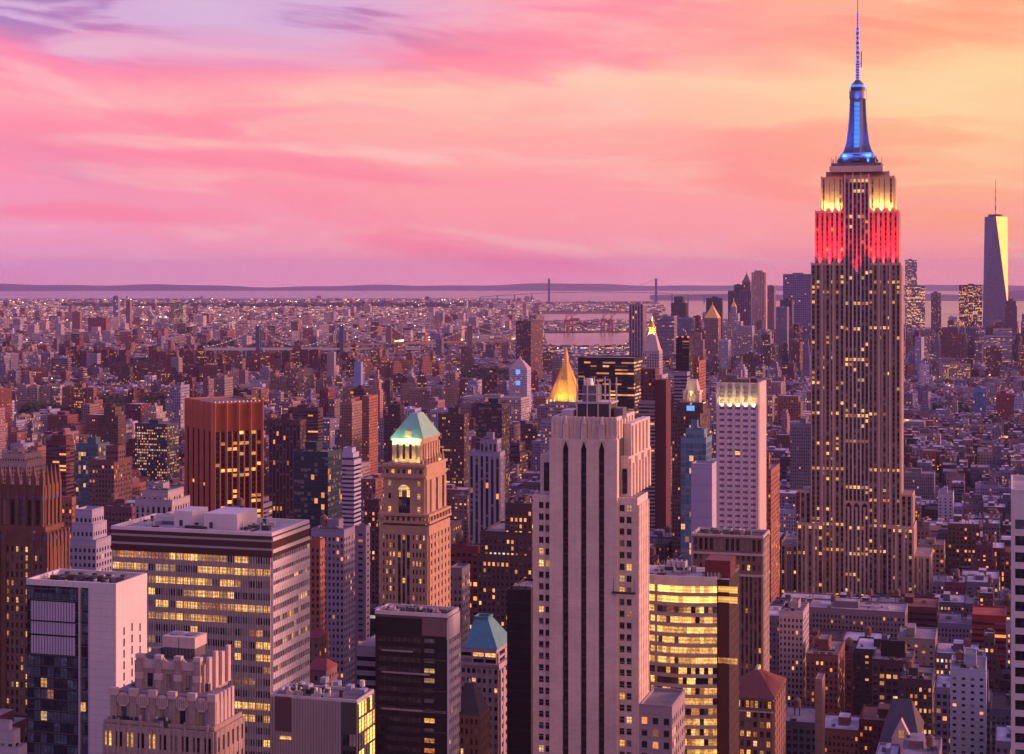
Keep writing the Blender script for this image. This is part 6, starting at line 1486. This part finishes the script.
def crane(px, py0, py1, d, lab):
    root = MB(); q = pt(px, d, 0); h = (py1 - py0) / F * d * 1.0
    for sx in (-1, 1):
        for sy in (-1, 1): root.bar((q.x + sx * 9, q.y + sy * 12, q.z), (q.x + sx * 6, q.y + sy * 10, q.z + h * .55), 3, 'crane_red')
    root.box(q.x - 10, q.x + 10, q.y - 12, q.y + 12, q.z + h * .52, q.z + h * .6, 'crane_red', bottom=True)
    root.bar((q.x, q.y, q.z + h * .6), (q.x + 2, q.y, q.z + h), 3, 'crane_red'); root.bar((q.x - 5, q.y, q.z + h * .6), (q.x + 26, q.y - 8, q.z + h * .98), 2.6, 'crane_red'); root.bar((q.x + 2, q.y, q.z + h), (q.x + 20, q.y, q.z + h * .9), 1.2, 'crane_red')
    o = root.build('dock_crane'); tag(o, lab, 'crane', 'red cranes on the container pier')
for a in ((566, 312, 334, 7400, 'red dock crane with raised boom on the pier, nearest the lone dark brown twin tower'), (571, 313, 334, 7500, 'second red dock crane beside another near the lone dark brown twin tower'), (603, 311, 334, 7400, 'tall red dock crane midway along the container pier'), (611, 312, 333, 7500, 'red dock crane closest to the finned pale tower')): crane(*a)
m_ = MB(); q_ = pt(13, 6300, 0); m_.cyl(q_.x, q_.y, q_.z, q_.z + zat(13, 328, 6300), 5, 3.4, 'white_panel', 12); tag(m_.build('chimney_stack'), 'single tall white chimney stack at the far edge of Brooklyn', 'chimney')

# ================================================================ the city fabric
class Grid: pass
def pix(x, y, z): return W2 + F * x / y, EY + F * (H - z) / y
FH = []                                             # footprints to keep clear
for h in HERO:
    c, s2 = math.cos(h['rot']), math.sin(h['rot']); P = h['P']
    FH.append((P.x, P.y, c, s2, -h['w'] - 3, 3, -3, h['t'] + 3, max(h['w'], h['t']) + 40))
def blocked(x, y, r):
    for px, py, c, s2, a0, a1, b0, b1, R_ in FH:
        dx, dy = x - px, y - py
        if abs(dx) > R_ + r or abs(dy) > R_ + r: continue
        lx, ly = dx * c + dy * s2, -dx * s2 + dy * c
        if a0 - r < lx < a1 + r and b0 - r < ly < b1 + r: return True
    return False
def cap(xl, xr, d, dfar):
    """lowest picture row the top may reach, so that the landmark towers behind stay in view"""
    y = 0
    for h in HERO:
        if h['d'] > d + 5 and h['xl'] < xr and h['xr'] > xl: y = max(y, h['yvis'])
    return y
TINTS = [('red', (.27, .075, .06)), ('brown', (.14, .08, .065)), ('orange-brown', (.38, .16, .09)), ('tan', (.36, .23, .17)), ('pale', (.46, .39, .38)), ('white', (.56, .52, .56)), ('grey', (.22, .2, .23)), ('lilac-grey', (.32, .27, .34)), ('dark', (.065, .05, .06)), ('maroon', (.17, .05, .055)), ('pink', (.44, .25, .22)), ('cream', (.48, .38, .28))]
TW_E = [4, 4, 4, 4, 4, 2.5, 2, 3, 1, 3, 4, 3]; TW_W = [2, 3, 1, 3, 3, 2.4, 4, 4, 3, 1.5, 1.5, 2]
B = []                                              # every candidate building
def add_building(x, y, w, t, h, rot, east, zone, fl=3.4):
    if y < 300 or blocked(x, y, max(w, t) * .5): return
    d = y; r = max(w, t) * .7
    xl, xr = W2 + F * (x - r) / y, W2 + F * (x + r) / y
    if xr < -60 or xl > 1084: return
    q = cap(xl, xr, d, 0)
    if q:
        zm = H - (q + 2 - EY) / F * (d - r)
        if zm < h:
            if zm < 9: 
                h = 8 + R.random() * 3
            else: h = zm - R.random() * min(8, zm * .2)
    gx, gy = pix(x, y, 0)
    for a0, a1, c0, c1 in ((10, 205, 403, 434), (455, 525, 373, 402), (110, 185, 363, 381)):
        if a0 < gx < a1 and c0 < gy < c1: return
    px, py = pix(x, y - t / 2, h)
    if py > 775: return
    i = R.choices(range(12), TW_E if east else TW_W)[0]
    if y < 1500 and R.random() < .4: i = R.choice([1, 8, 8, 6, 9])
    if zone in ('far', 'low') and R.random() < .35: i = R.choice([4, 5, 7, 10])
    B.append(dict(x=x, y=y, w=w, t=t, h=h, rot=rot, ti=i, zone=zone, e=east, j=R.uniform(.75, 1.2)))
# near grid of avenues and streets
for (ua, ub) in zip(AVE, AVE[1:]):
    for v0, v1 in zip(VS, VS[1:]):
        vm = (v0 + v1) / 2; um = (ua + ub) / 2
        cx, cyy = uv2w(um, vm)
        if cyy < 380 or cyy > 3000: continue
        if abs(cx) > .34 * cyy + 220: continue
        east = um < -240
        half = (v1 - v0 - 14) / 2
        for rowk in (0, 1):
            u = ua + 12
            while u < ub - 20:
                corner = u < ua + 40 or u > ub - 62
                lw = R.uniform(11, 26) if vm < 1500 else R.uniform(8, 20)
                if corner: lw = R.uniform(22, 36)
                if u + lw > ub - 12: lw = ub - 12 - u
                if lw < 8: break
                q = R.random()
                if vm < 1050: h = R.uniform(26, 66) if not east else R.uniform(30, 85)
                elif vm < 1500: h = R.uniform(24, 58)
                elif vm < 2200: h = R.uniform(17, 44)
                else: h = R.uniform(13, 32)
                if corner and q < .4: h *= 1.3
                if east and vm > 1050: h = R.uniform(12, 26) if q < (.66 if vm < 1500 else .86) else R.uniform(36, 68)
                if q > .97: h += 22
                dep = half * R.uniform(.82, 1.0)
                v = v0 + 7 + dep / 2 if rowk == 0 else v1 - 7 - dep / 2
                x, y = uv2w(u + lw / 2, v)
                add_building(x, y, lw - .3, dep, h, ROT, east, 'near'); u += lw
# village and lower east side: broken grid
d = 2950.
while d < 5600:
    row = R.uniform(18, 26) * (1 + (d - 2950) / 6500); xh = .31 * d + 60; x = -xh
    while x < xh:
        w = R.uniform(8, 22) * (1 + (d - 2950) / 5000)
        px = W2 + F * x / d
        lim = 5600 if px < 640 else 5400
        if d < lim and R.random() > .13:
            q = R.random(); h = R.uniform(11, 21)
            if q > .975: h = R.uniform(36, 62)
            if 530 < px < 650 and d > 4100: h = R.uniform(7, 11)
            if px > 690 and d > 4000: h = R.uniform(18, 60) if q < .5 else R.uniform(60, 150)
            elif px > 650 and d > 4200: h = R.uniform(18, 50)
            add_building(x + w / 2, d + R.uniform(-4, 4), w * .94, min(row * .7, 30), h, ROT + R.choice([0, .35, -.3]) * (x > -200), px < 500, 'low' if h < 30 else 'mid')
        x += w
    d += row
# housing project slabs of the east side in loose clusters
for k in range(30):
    px = R.uniform(-20, 330) if k < 24 else R.uniform(330, 560); d = R.uniform(2700, 5200); rot = R.choice([-.28, .2, .5]); ti = R.choice([0, 2, 3, 9, 1, 4]); h = R.uniform(38, 62)
    for j in range(R.randint(4, 9)):
        x = (px - W2) / F * d + R.uniform(-120, 120); y = d + R.uniform(-50, 50)
        n0 = len(B); add_building(x, y, R.uniform(22, 40), R.uniform(14, 20), h * R.uniform(.85, 1.1), rot, True, 'mid')
        if len(B) > n0: B[-1]['ti'] = ti
for (p0, p1, q, d, ti) in ((18, 62, 388, 3150, 11), (64, 99, 386, 3050, 2), (150, 226, 352, 4100, 0), (270, 345, 378, 3300, 3), (262, 350, 352, 4200, 9), (60, 130, 350, 4300, 9)):
    n = max(3, int((p1 - p0) / 9))
    for i in range(n):
        px = p0 + (p1 - p0) * (i + .5) / n; h = zat(px, q + R.uniform(-3, 3), d)
        B.append(dict(x=(px - W2) / F * d, y=d + R.uniform(-12, 12), w=(p1 - p0) / n / F * d * .86, t=15, h=max(30, h), rot=ROT, ti=ti, zone='mid', e=True, j=1.0))
# how much of each building can be seen (coarse painter's buffer)
def visible():
    SX, SY = 1024, 754; buf = [[-1] * SY for _ in range(SX)]
    items = [(b['y'], i, None) for i, b in enumerate(B)] + [(h['d'], -2, h) for h in HERO]
    items.sort(key=lambda a: -a[0]); cnt = [0] * len(B); 
    for d, i, h in items:
        if h: x0, x1, y0 = h['xl'], h['xr'], h['ytop']
        else:
            b = B[i]; hw = b['w'] * .5 * math.cos(b['rot']) + b['t'] * .5 * abs(math.sin(b['rot'])); yf = b['y'] - b['t'] / 2
            x0, x1 = W2 + F * (b['x'] - hw) / b['y'], W2 + F * (b['x'] + hw) / b['y']; y0 = EY + F * (H - b['h'] - 0) / (b['y'] + b['t'] / 2)
        y1 = EY + F * H / d
        a, c = max(0, int(x0)), min(SX, int(x1) + 1); e, f = max(0, int(y0)), min(SY, int(y1) + 1)
        if f <= e: continue
        for x in range(a, c): buf[x][e:f] = [i] * (f - e)
    box = {}
    for x in range(SX):
        col = buf[x]
        for y in range(SY):
            i = col[y]
            if i >= 0:
                cnt[i] += 1
                q = box.get(i)
                if q is None: box[i] = [x, y, x, y]
                else:
                    if x > q[2]: q[2] = x
                    if y < q[1]: q[1] = y
                    if y > q[3]: q[3] = y
    return cnt, box
cnt, vbox = visible()
def kind_of(b):
    if b['h'] > 58: return 'apartment_tower' if b['e'] else 'office_building'
    if b['h'] > 30: return 'apartment_block' if b['e'] else 'loft_building'
    return 'brick_walkup' if b['e'] else 'low_rise_building'
CATN = {'apartment_tower': 'apartment tower', 'office_building': 'office building', 'apartment_block': 'apartment block', 'loft_building': 'loft building', 'brick_walkup': 'walk-up building', 'low_rise_building': 'low-rise building'}
order = sorted(range(len(B)), key=lambda i: -cnt[i]); used = {}; solo = set()
for i in order:
    if cnt[i] < 14: break
    k = kind_of(B[i]); lim = 230
    if used.get(k, 0) < lim: used[k] = used.get(k, 0) + 1; solo.add(i)
LM = [(h['lm'], (h['xl'] + h['xr']) / 2, (h['ytop'] + min(h['yvis'], 754)) / 2, h['d'], h['xl'], h['xr']) for h in HERO if h['lm']]
NUM = 'one two three four five six seven eight nine ten eleven twelve thirteen fourteen fifteen sixteen seventeen eighteen nineteen twenty'.split()
seen = {}
def label_for(b, i, roof, lit):
    q = vbox[i]; mx, my = (q[0] + q[2]) / 2, (q[1] + q[3]) / 2
    cand = sorted(LM, key=lambda l: (mx - l[1]) ** 2 + ((my - l[2]) * .8) ** 2 + 900 * (abs(l[3] - b['y']) > 1500))[:8]
    st = max(3, round(b['h'] / 3.4)); tn = TINTS[b['ti']][0]; wd = 'broad' if b['w'] > 26 else ('narrow' if b['w'] < 14 else 'plain')
    kn = {'apartment_tower': 'tower', 'office_building': 'office tower', 'apartment_block': 'apartment block', 'loft_building': 'loft block', 'brick_walkup': 'walk-up', 'low_rise_building': 'low-rise'}[kind_of(b)]
    for l in cand:
        dd = b['y'] - l[3]
        rel = 'beyond' if dd > 400 else ('just behind' if dd > 0 else ('just in front of' if dd > -250 else 'well in front of'))
        for v in range(3):
            lab = ('%s %s %d-storey %s%s, %s %s' % (wd, tn, st, kn, roof if v != 1 else roof + (' and lit windows' if lit > .14 else ' and unlit windows'), rel, l[0]))
            if v == 2: lab = lab.replace(', ', ', %s side of and %s ' % ('west' if mx > l[1] else 'east', rel), 1).replace(rel + ' ' + rel, rel)
            if len(lab.split()) <= 16 and lab not in seen: seen[lab] = 1; return lab
    for l in LM:
        for e in ('', ' with plain walls'):
            lab = '%s %d-storey %s%s, %s of %s' % (tn, st, kn, e, 'west' if mx > l[1] else 'east', l[0])
            if lab not in seen: seen[lab] = 1; return lab
    return lab
def geometry(b, w, rf, T_=None, detail=True, extra=None):
    rg = random.Random(int(b['x'] * 7 + b['y'] * 13)); hw, ht, h = b['w'] / 2, b['t'] / 2, b['h']
    tint = tuple(min(.6, c * b['j'] * q_) for c, q_ in zip(TINTS[b['ti']][1], (.58, .62, .92)))
    st = rg.choices(['punch', 'dense', 'blok', 'grid', 'rib', 'vert'], [4, 6, 4, 1.2, .8, 1.2])[0] if h > 20 else rg.choice(['punch', 'blok', 'dense'])
    bay, fl, wr, hr, mt = STY[st]; k = 1.0
    if b['y'] > 2600: k = 1.25
    b['lit'] = lit = rg.choice([.03, .06, .10, .16, .32]) * (1.3 if b['y'] < 1300 else 1)
    par = (wr, hr, lit)
    q = rg.random(); rt = (.05, .045, .055) if q < .3 else ((.22, .20, .24) if q < .55 else ((.46, .43, .50) if q < .92 else (.2, .09, .07)))
    z0 = -1.0; x0, x1, y0, y1 = -hw, hw, -ht, ht; tiers = [(x0, x1, y0, y1, h)]
    if h > 45 and rg.random() < .5 and detail:
        a = rg.uniform(.6, .85); tiers = [(x0, x1, y0, y1, h * a)]; m_ = .12 * b['w']
        tiers.append((x0 + m_ * rg.choice([0, 1]), x1 - m_, y0 + .1 * b['t'], y1 - .1 * b['t'], h))
        if rg.random() < .4: t = tiers[-1]; tiers[-1] = (*t[:4], h * (a + 1) / 2); tiers.append((t[0] + m_, t[1] - m_, t[2] + 3, t[3] - 3, h))
    for (a0, a1, c0, c1, z1) in tiers:
        w.prism([(a0, c0), (a1, c0), (a1, c1), (a0, c1)], z0, z1, mt, None if detail else 'roofing', col=tint, par=par, bay=bay * k, fl=fl * k, seed=rg.randint(1, 60), head=1.8, T=T_, tcol=rt)
        if detail:
            w.rim(a0, a1, c0, c1, z1, .9, .45, 'masonry', col=tint, T=T_)
            V = [(a0 + .1, c0 + .1, z1 + .08), (a1 - .1, c0 + .1, z1 + .08), (a1 - .1, c1 - .1, z1 + .08), (a0 + .1, c1 - .1, z1 + .08)]
            if T_: V = [tuple(T_ @ Vector(v)) for v in V]
            rf.add(V, [(0, 1, 2, 3)], 'roofing', col=rt)
        z0 = z1
    a0, a1, c0, c1, z1 = tiers[-1]; W_, D_ = a1 - a0, c1 - c0; feat = []
    if rg.random() < (.85 if detail else .4) and W_ > 6:
        pw, pd, ph = W_ * rg.uniform(.18, .4), D_ * rg.uniform(.25, .45), rg.uniform(2.6, 5); px, py = a0 + rg.uniform(.1, .5) * W_, c0 + rg.uniform(.2, .5) * D_
        feat.append(('penthouse', lambda m, px=px, py=py, pw=pw, pd=pd, ph=ph: m.box(px, px + pw, py, py + pd, z1, z1 + ph, 'masonry', 'roofing', col=tuple(c * .8 for c in tint), tcol=rt, T=T_)))
    if detail and W_ > 8 and rg.random() < (.7 if b['y'] < 1400 else .4) and b['y'] < 2700:
        tx, ty = a0 + W_ * rg.uniform(.55, .8), c0 + D_ * rg.uniform(.2, .7)
        feat.append(('water_tank', lambda m, tx=tx, ty=ty: tank(m, tx, ty, z1, rg.uniform(1.5, 2.1), rg.uniform(3, 4), rg.uniform(2, 4.5), T=T_)))
    if detail and b['y'] < 1900:
        for j in range(rg.randint(1, 3 if b['y'] > 1200 else 6)):
            vx, vy, vs = a0 + W_ * rg.uniform(.08, .75), c0 + D_ * rg.uniform(.05, .8), rg.uniform(1.2, 3.4)
            feat.append(('vent_unit', lambda m, vx=vx, vy=vy, vs=vs, j=j: m.box(vx, min(vx + vs, a1 - .6), vy, min(vy + vs * .8, c1 - .6), z1, z1 + 1 + vs * .3, ['grey_metal', 'pale_metal', 'dark_metal'][j % 3], T=T_)))
    return feat
GROUPS = {'apartment_tower': 'apartment towers across the east side', 'office_building': 'office towers between the landmarks', 'apartment_block': 'apartment blocks of the east side', 'loft_building': 'loft blocks around the avenues', 'brick_walkup': 'walk-up buildings of the east side', 'low_rise_building': 'low-rise buildings downtown'}
masses = {}
for i in range(len(B)):
    b = B[i]
    if i in solo:
        k = kind_of(b); root = MB(); rf = MB()
        feat = geometry(b, root, rf)
        names = [f[0] for f in feat]
        roof = ' with a wooden water tank' if 'water_tank' in names else (' with a roof hut' if 'penthouse' in names else ' with a bare flat roof')
        o = root.build(k, None, (b['x'], b['y'], gz(b['x'], b['y'])), b['rot'])
        tag(o, label_for(b, i, roof, b['lit']), CATN[k], GROUPS[k])
        ro = rf.build('roof', o)
        merged = MB()
        for nm, fn in feat:
            if cnt[i] > 60 or nm != 'vent_unit': m = MB(); fn(m); m.build(nm, ro)
        if merged.F: merged.build('penthouse', ro)
    elif cnt[i] > 0 or b['y'] < 2000:
        key = 'midtown' if b['y'] < 1500 else ('gramercy' if b['y'] < 2900 else ('lower_east' if b['x'] < 200 else 'downtown'))
        m = masses.setdefault(key, MB()); T_ = Matrix.Translation((b['x'], b['y'], gz(b['x'], b['y']))) @ Matrix.Rotation(b['rot'], 4, 'Z')
        for nm, fn in geometry(b, m, None, T_, detail=False): fn(m)
LB = {'midtown': 'jumble of further small roofs between the midtown towers', 'gramercy': 'dense mass of small brick roofs in the middle distance', 'lower_east': 'endless low rooftops of the lower east side before the bridges', 'downtown': 'packed small buildings at the foot of the downtown towers'}
for k, m in masses.items(): tag(m.build('rooftops'), LB[k], 'buildings', None, 'stuff')
print('buildings', len(B), 'solo', len(solo), used)
# far shore: brooklyn and beyond
def far_city(name, label, n, x0, x1, ylo, yhi, ok, hmul=1.0, seed=1, s0=1.0):
    rg = random.Random(seed); m = MB()
    for _ in range(n):
        py = ylo + (yhi - ylo) * rg.random() ** .8; px = rg.uniform(x0, x1)
        if not ok(px, py): continue
        d = gdist(py); x = (px - W2) / F * d; z = gz(x, d)
        sc_ = (d / 6000) ** .75 * s0; w, t = rg.uniform(8, 26) * sc_, rg.uniform(8, 20) * sc_; h = rg.uniform(8, 17) * (d / 6000) ** .3
        q = rg.random()
        if px < 640 and 304.5 < py < 308.5 and 60 < px < 500 and rg.random() < .85: continue
        if q > .975: h = rg.uniform(30, 62) * hmul; w, t = rg.uniform(20, 40), rg.uniform(16, 28)
        tn = rg.choices(TINTS, TW_E)[0][1]; j = rg.uniform(.7, 1.3); tint = tuple(min(.6, c * j * q_) for c, q_ in zip(tn, (.6, .64, .95)))
        if rg.random() < .3: tint = rg.choice([(.5, .42, .45), (.4, .34, .4), (.5, .38, .32)])
        T_ = Matrix.Translation((x, d, z + 1)) @ Matrix.Rotation(rg.choice([-.5, -.42, .3, .25]), 4, 'Z')
        m.box(-w / 2, w / 2, -t / 2, t / 2, 0, h, 'masonry', 'roofing', col=tint, par=(.5, .5, .10), bay=6, fl=5, seed=rg.randint(1, 60), T=T_, tcol=rg.choice([(.1, .09, .1), (.34, .31, .37), (.52, .48, .54), (.2, .12, .12)]))
    tag(m.build(name), label, 'buildings', None, 'stuff')
onL1 = lambda px, py: py > interp(L1, px) + .8
far_city('rooftops', 'hazy Brooklyn rooftops stretching to the horizon water', 15000, -60, 640, 300, 350, onL1, seed=3)
far_city('rooftops', 'scattered waterfront sheds across the harbour piers', 900, 536, 664, 302, 334, lambda px, py: (322 < py < 332 and px > 538) or (303 < py < 312.5 and px > 534), .4, 5)
far_city('rooftops', 'crowded low downtown roofs near the right-hand riverfront', 1500, 640, 1084, 322, 352, onL1, 1.2, 9, .7)
# ---------------------------------------------------------------- city lights, trees
def street_lights():
    rg = random.Random(21); m = MB()
    for _ in range(1500):
        py = 301 + 110 * rg.random() ** 1.7; px = rg.uniform(-30, 1050)
        if not onL1(px, py): continue
        d = gdist(py); x = (px - W2) / F * d; r = rg.choice([.5, .7, .9, 1.3]) * d / 5200; z = gz(x, d) + rg.uniform(9, 20)
        m.box(x - r, x + r, d - r, d + r, z, z + r * 1.5, rg.choices(['lamp_warm', 'lamp_cool', 'lamp_red'], [7, 3, .5])[0], bottom=True)
    for px0, py0, px1, py1, n in ((432, 343, 415, 346, 10), (395, 345, 436, 340, 26), (436, 340, 470, 344, 16), (508, 346, 520, 338, 14), (150, 318, 182, 320, 8)):
        for i in range(n):
            k = (i + rg.random()) / n; px, py = px0 + (px1 - px0) * k, py0 + (py1 - py0) * k; d = gdist(py + 1); x = (px - W2) / F * d
            m.box(x - 4, x + 4, d - 4, d + 4, gz(x, d) + 14, gz(x, d) + 18, rg.choice(['lamp_warm', 'lamp_warm', 'lamp_cool']), bottom=True)
    tag(m.build('street_lights'), 'thousands of tiny warm lamps sprinkled over the far city', 'lights', None, 'stuff')
    # individual lamps down the avenues and streets near the towers
    a = MB(); a.cyl(0, 0, 0, 8.5, .16, .1, 'dark_metal', 6); a.bar((0, 0, 8.5), (1.8, 0, 8.9), .12, 'dark_metal'); b = MB(); b.box(1.4, 2.6, -.3, .3, 8.75, 8.95, 'lamp_warm', bottom=True)
    p0 = a.build('street_lamp'); h0 = b.build('lamp_head', p0); first = True; n = 0
    for av, nm in ((-160, 'the avenue beside the floodlit tallest tower'), (120, 'the avenue at the far side of the floodlit tower'), (-300, 'the avenue left of the slotted tower'), (-430, 'the wide eastern avenue')):
        for i in range(34):
            v = 700 + i * 50
            for sgn in (-1, 1):
                x, y = uv2w(av + sgn * 8.6, v)
                if abs(x) > .31 * y: continue
                if first: o = p0; first = False
                else:
                    o = p0.copy(); COL.objects.link(o); c = h0.copy(); COL.objects.link(c); c.parent = o
                o.location = (x, y, gz(x, y) + 2.7); o.rotation_euler = (0, 0, ROT + (0 if sgn < 0 else math.pi))
                tag(o, 'street lamp with a warm head along ' + nm, 'street lamp', 'street lamps along ' + nm); n += 1
street_lights()
def crown_mb(m, x, y, z, r, h, rg, n=60):
    for _ in range(n):
        a = rg.uniform(0, 6.283); e = rg.uniform(-.6, 1); k = rg.random() ** .4
        p = Vector((x + r * k * math.cos(a) * math.sqrt(max(0, 1 - e * e * .8)), y + r * k * math.sin(a) * math.sqrt(max(0, 1 - e * e * .8)), z + h * .6 + h * .42 * e * k))
        s2 = r * rg.uniform(.16, .34); q = Matrix.Rotation(rg.uniform(0, 6.28), 3, 'Z') @ Matrix.Rotation(rg.uniform(-1, 1), 3, 'X')
        m.add([tuple(p + q @ Vector(v)) for v in ((-s2, -s2, 0), (s2, -s2 * .6, s2 * .3), (s2 * .7, s2, -s2 * .2), (-s2 * .6, s2, s2 * .3))], [(0, 1, 2, 3)], 'foliage')
def woods():
    rg = random.Random(4); m = MB()
    spots = [(22, 110, 405, 427, 300), (98, 198, 404, 424, 260), (462, 522, 375, 398, 170), (0, 60, 386, 392, 50), (115, 180, 364, 374, 110), (900, 1000, 408, 420, 60), (770, 800, 520, 540, 0), (60, 480, 305, 308.5, 420)]
    for x0, x1, y0, y1, n in spots:
        for _ in range(n):
            px, py = rg.uniform(x0, x1), rg.uniform(y0, y1); d = gdist(py); x = (px - W2) / F * d; r = rg.uniform(6, 10) * max(1, d / 4000)
            if blocked(x, d, r): continue
            m.cyl(x, d, gz(x, d) + 2, gz(x, d) + 9, .6, .4, 'brown_brick', 5); crown_mb(m, x, d, gz(x, d) + 2, r, rg.uniform(14, 22), rg, 34)
    tag(m.build('trees'), 'belts of dark park trees between the brick housing blocks', 'trees', None, 'stuff')
    # street trees that can be told apart beside the floodlit tower
    for i in range(26):
        av = -160 + (9.5 if i % 2 else -9.5); v = 1140 + (i // 2) * 26; x, y = uv2w(av, v)
        t = MB(); t.cyl(0, 0, 0, 5, .35, .2, 'brown_brick', 6)
        for k in range(5): a_ = k * 1.26; t.bar((0, 0, 4), (2.4 * math.cos(a_), 2.4 * math.sin(a_), 8), .22, 'brown_brick', .1)
        o = empty('street_tree', (x, y, gz(x, y) + 2.6)); tag(o, 'dark leafy street tree in the avenue canyon beside the floodlit tallest tower', 'tree', 'street trees on the avenue by the floodlit tower')
        t.build('trunk', o); c = MB(); crown_mb(c, 0, 0, 0, rg.uniform(4.5, 6.5), rg.uniform(11, 15), rg, 110); c.build('crown', o)
woods()
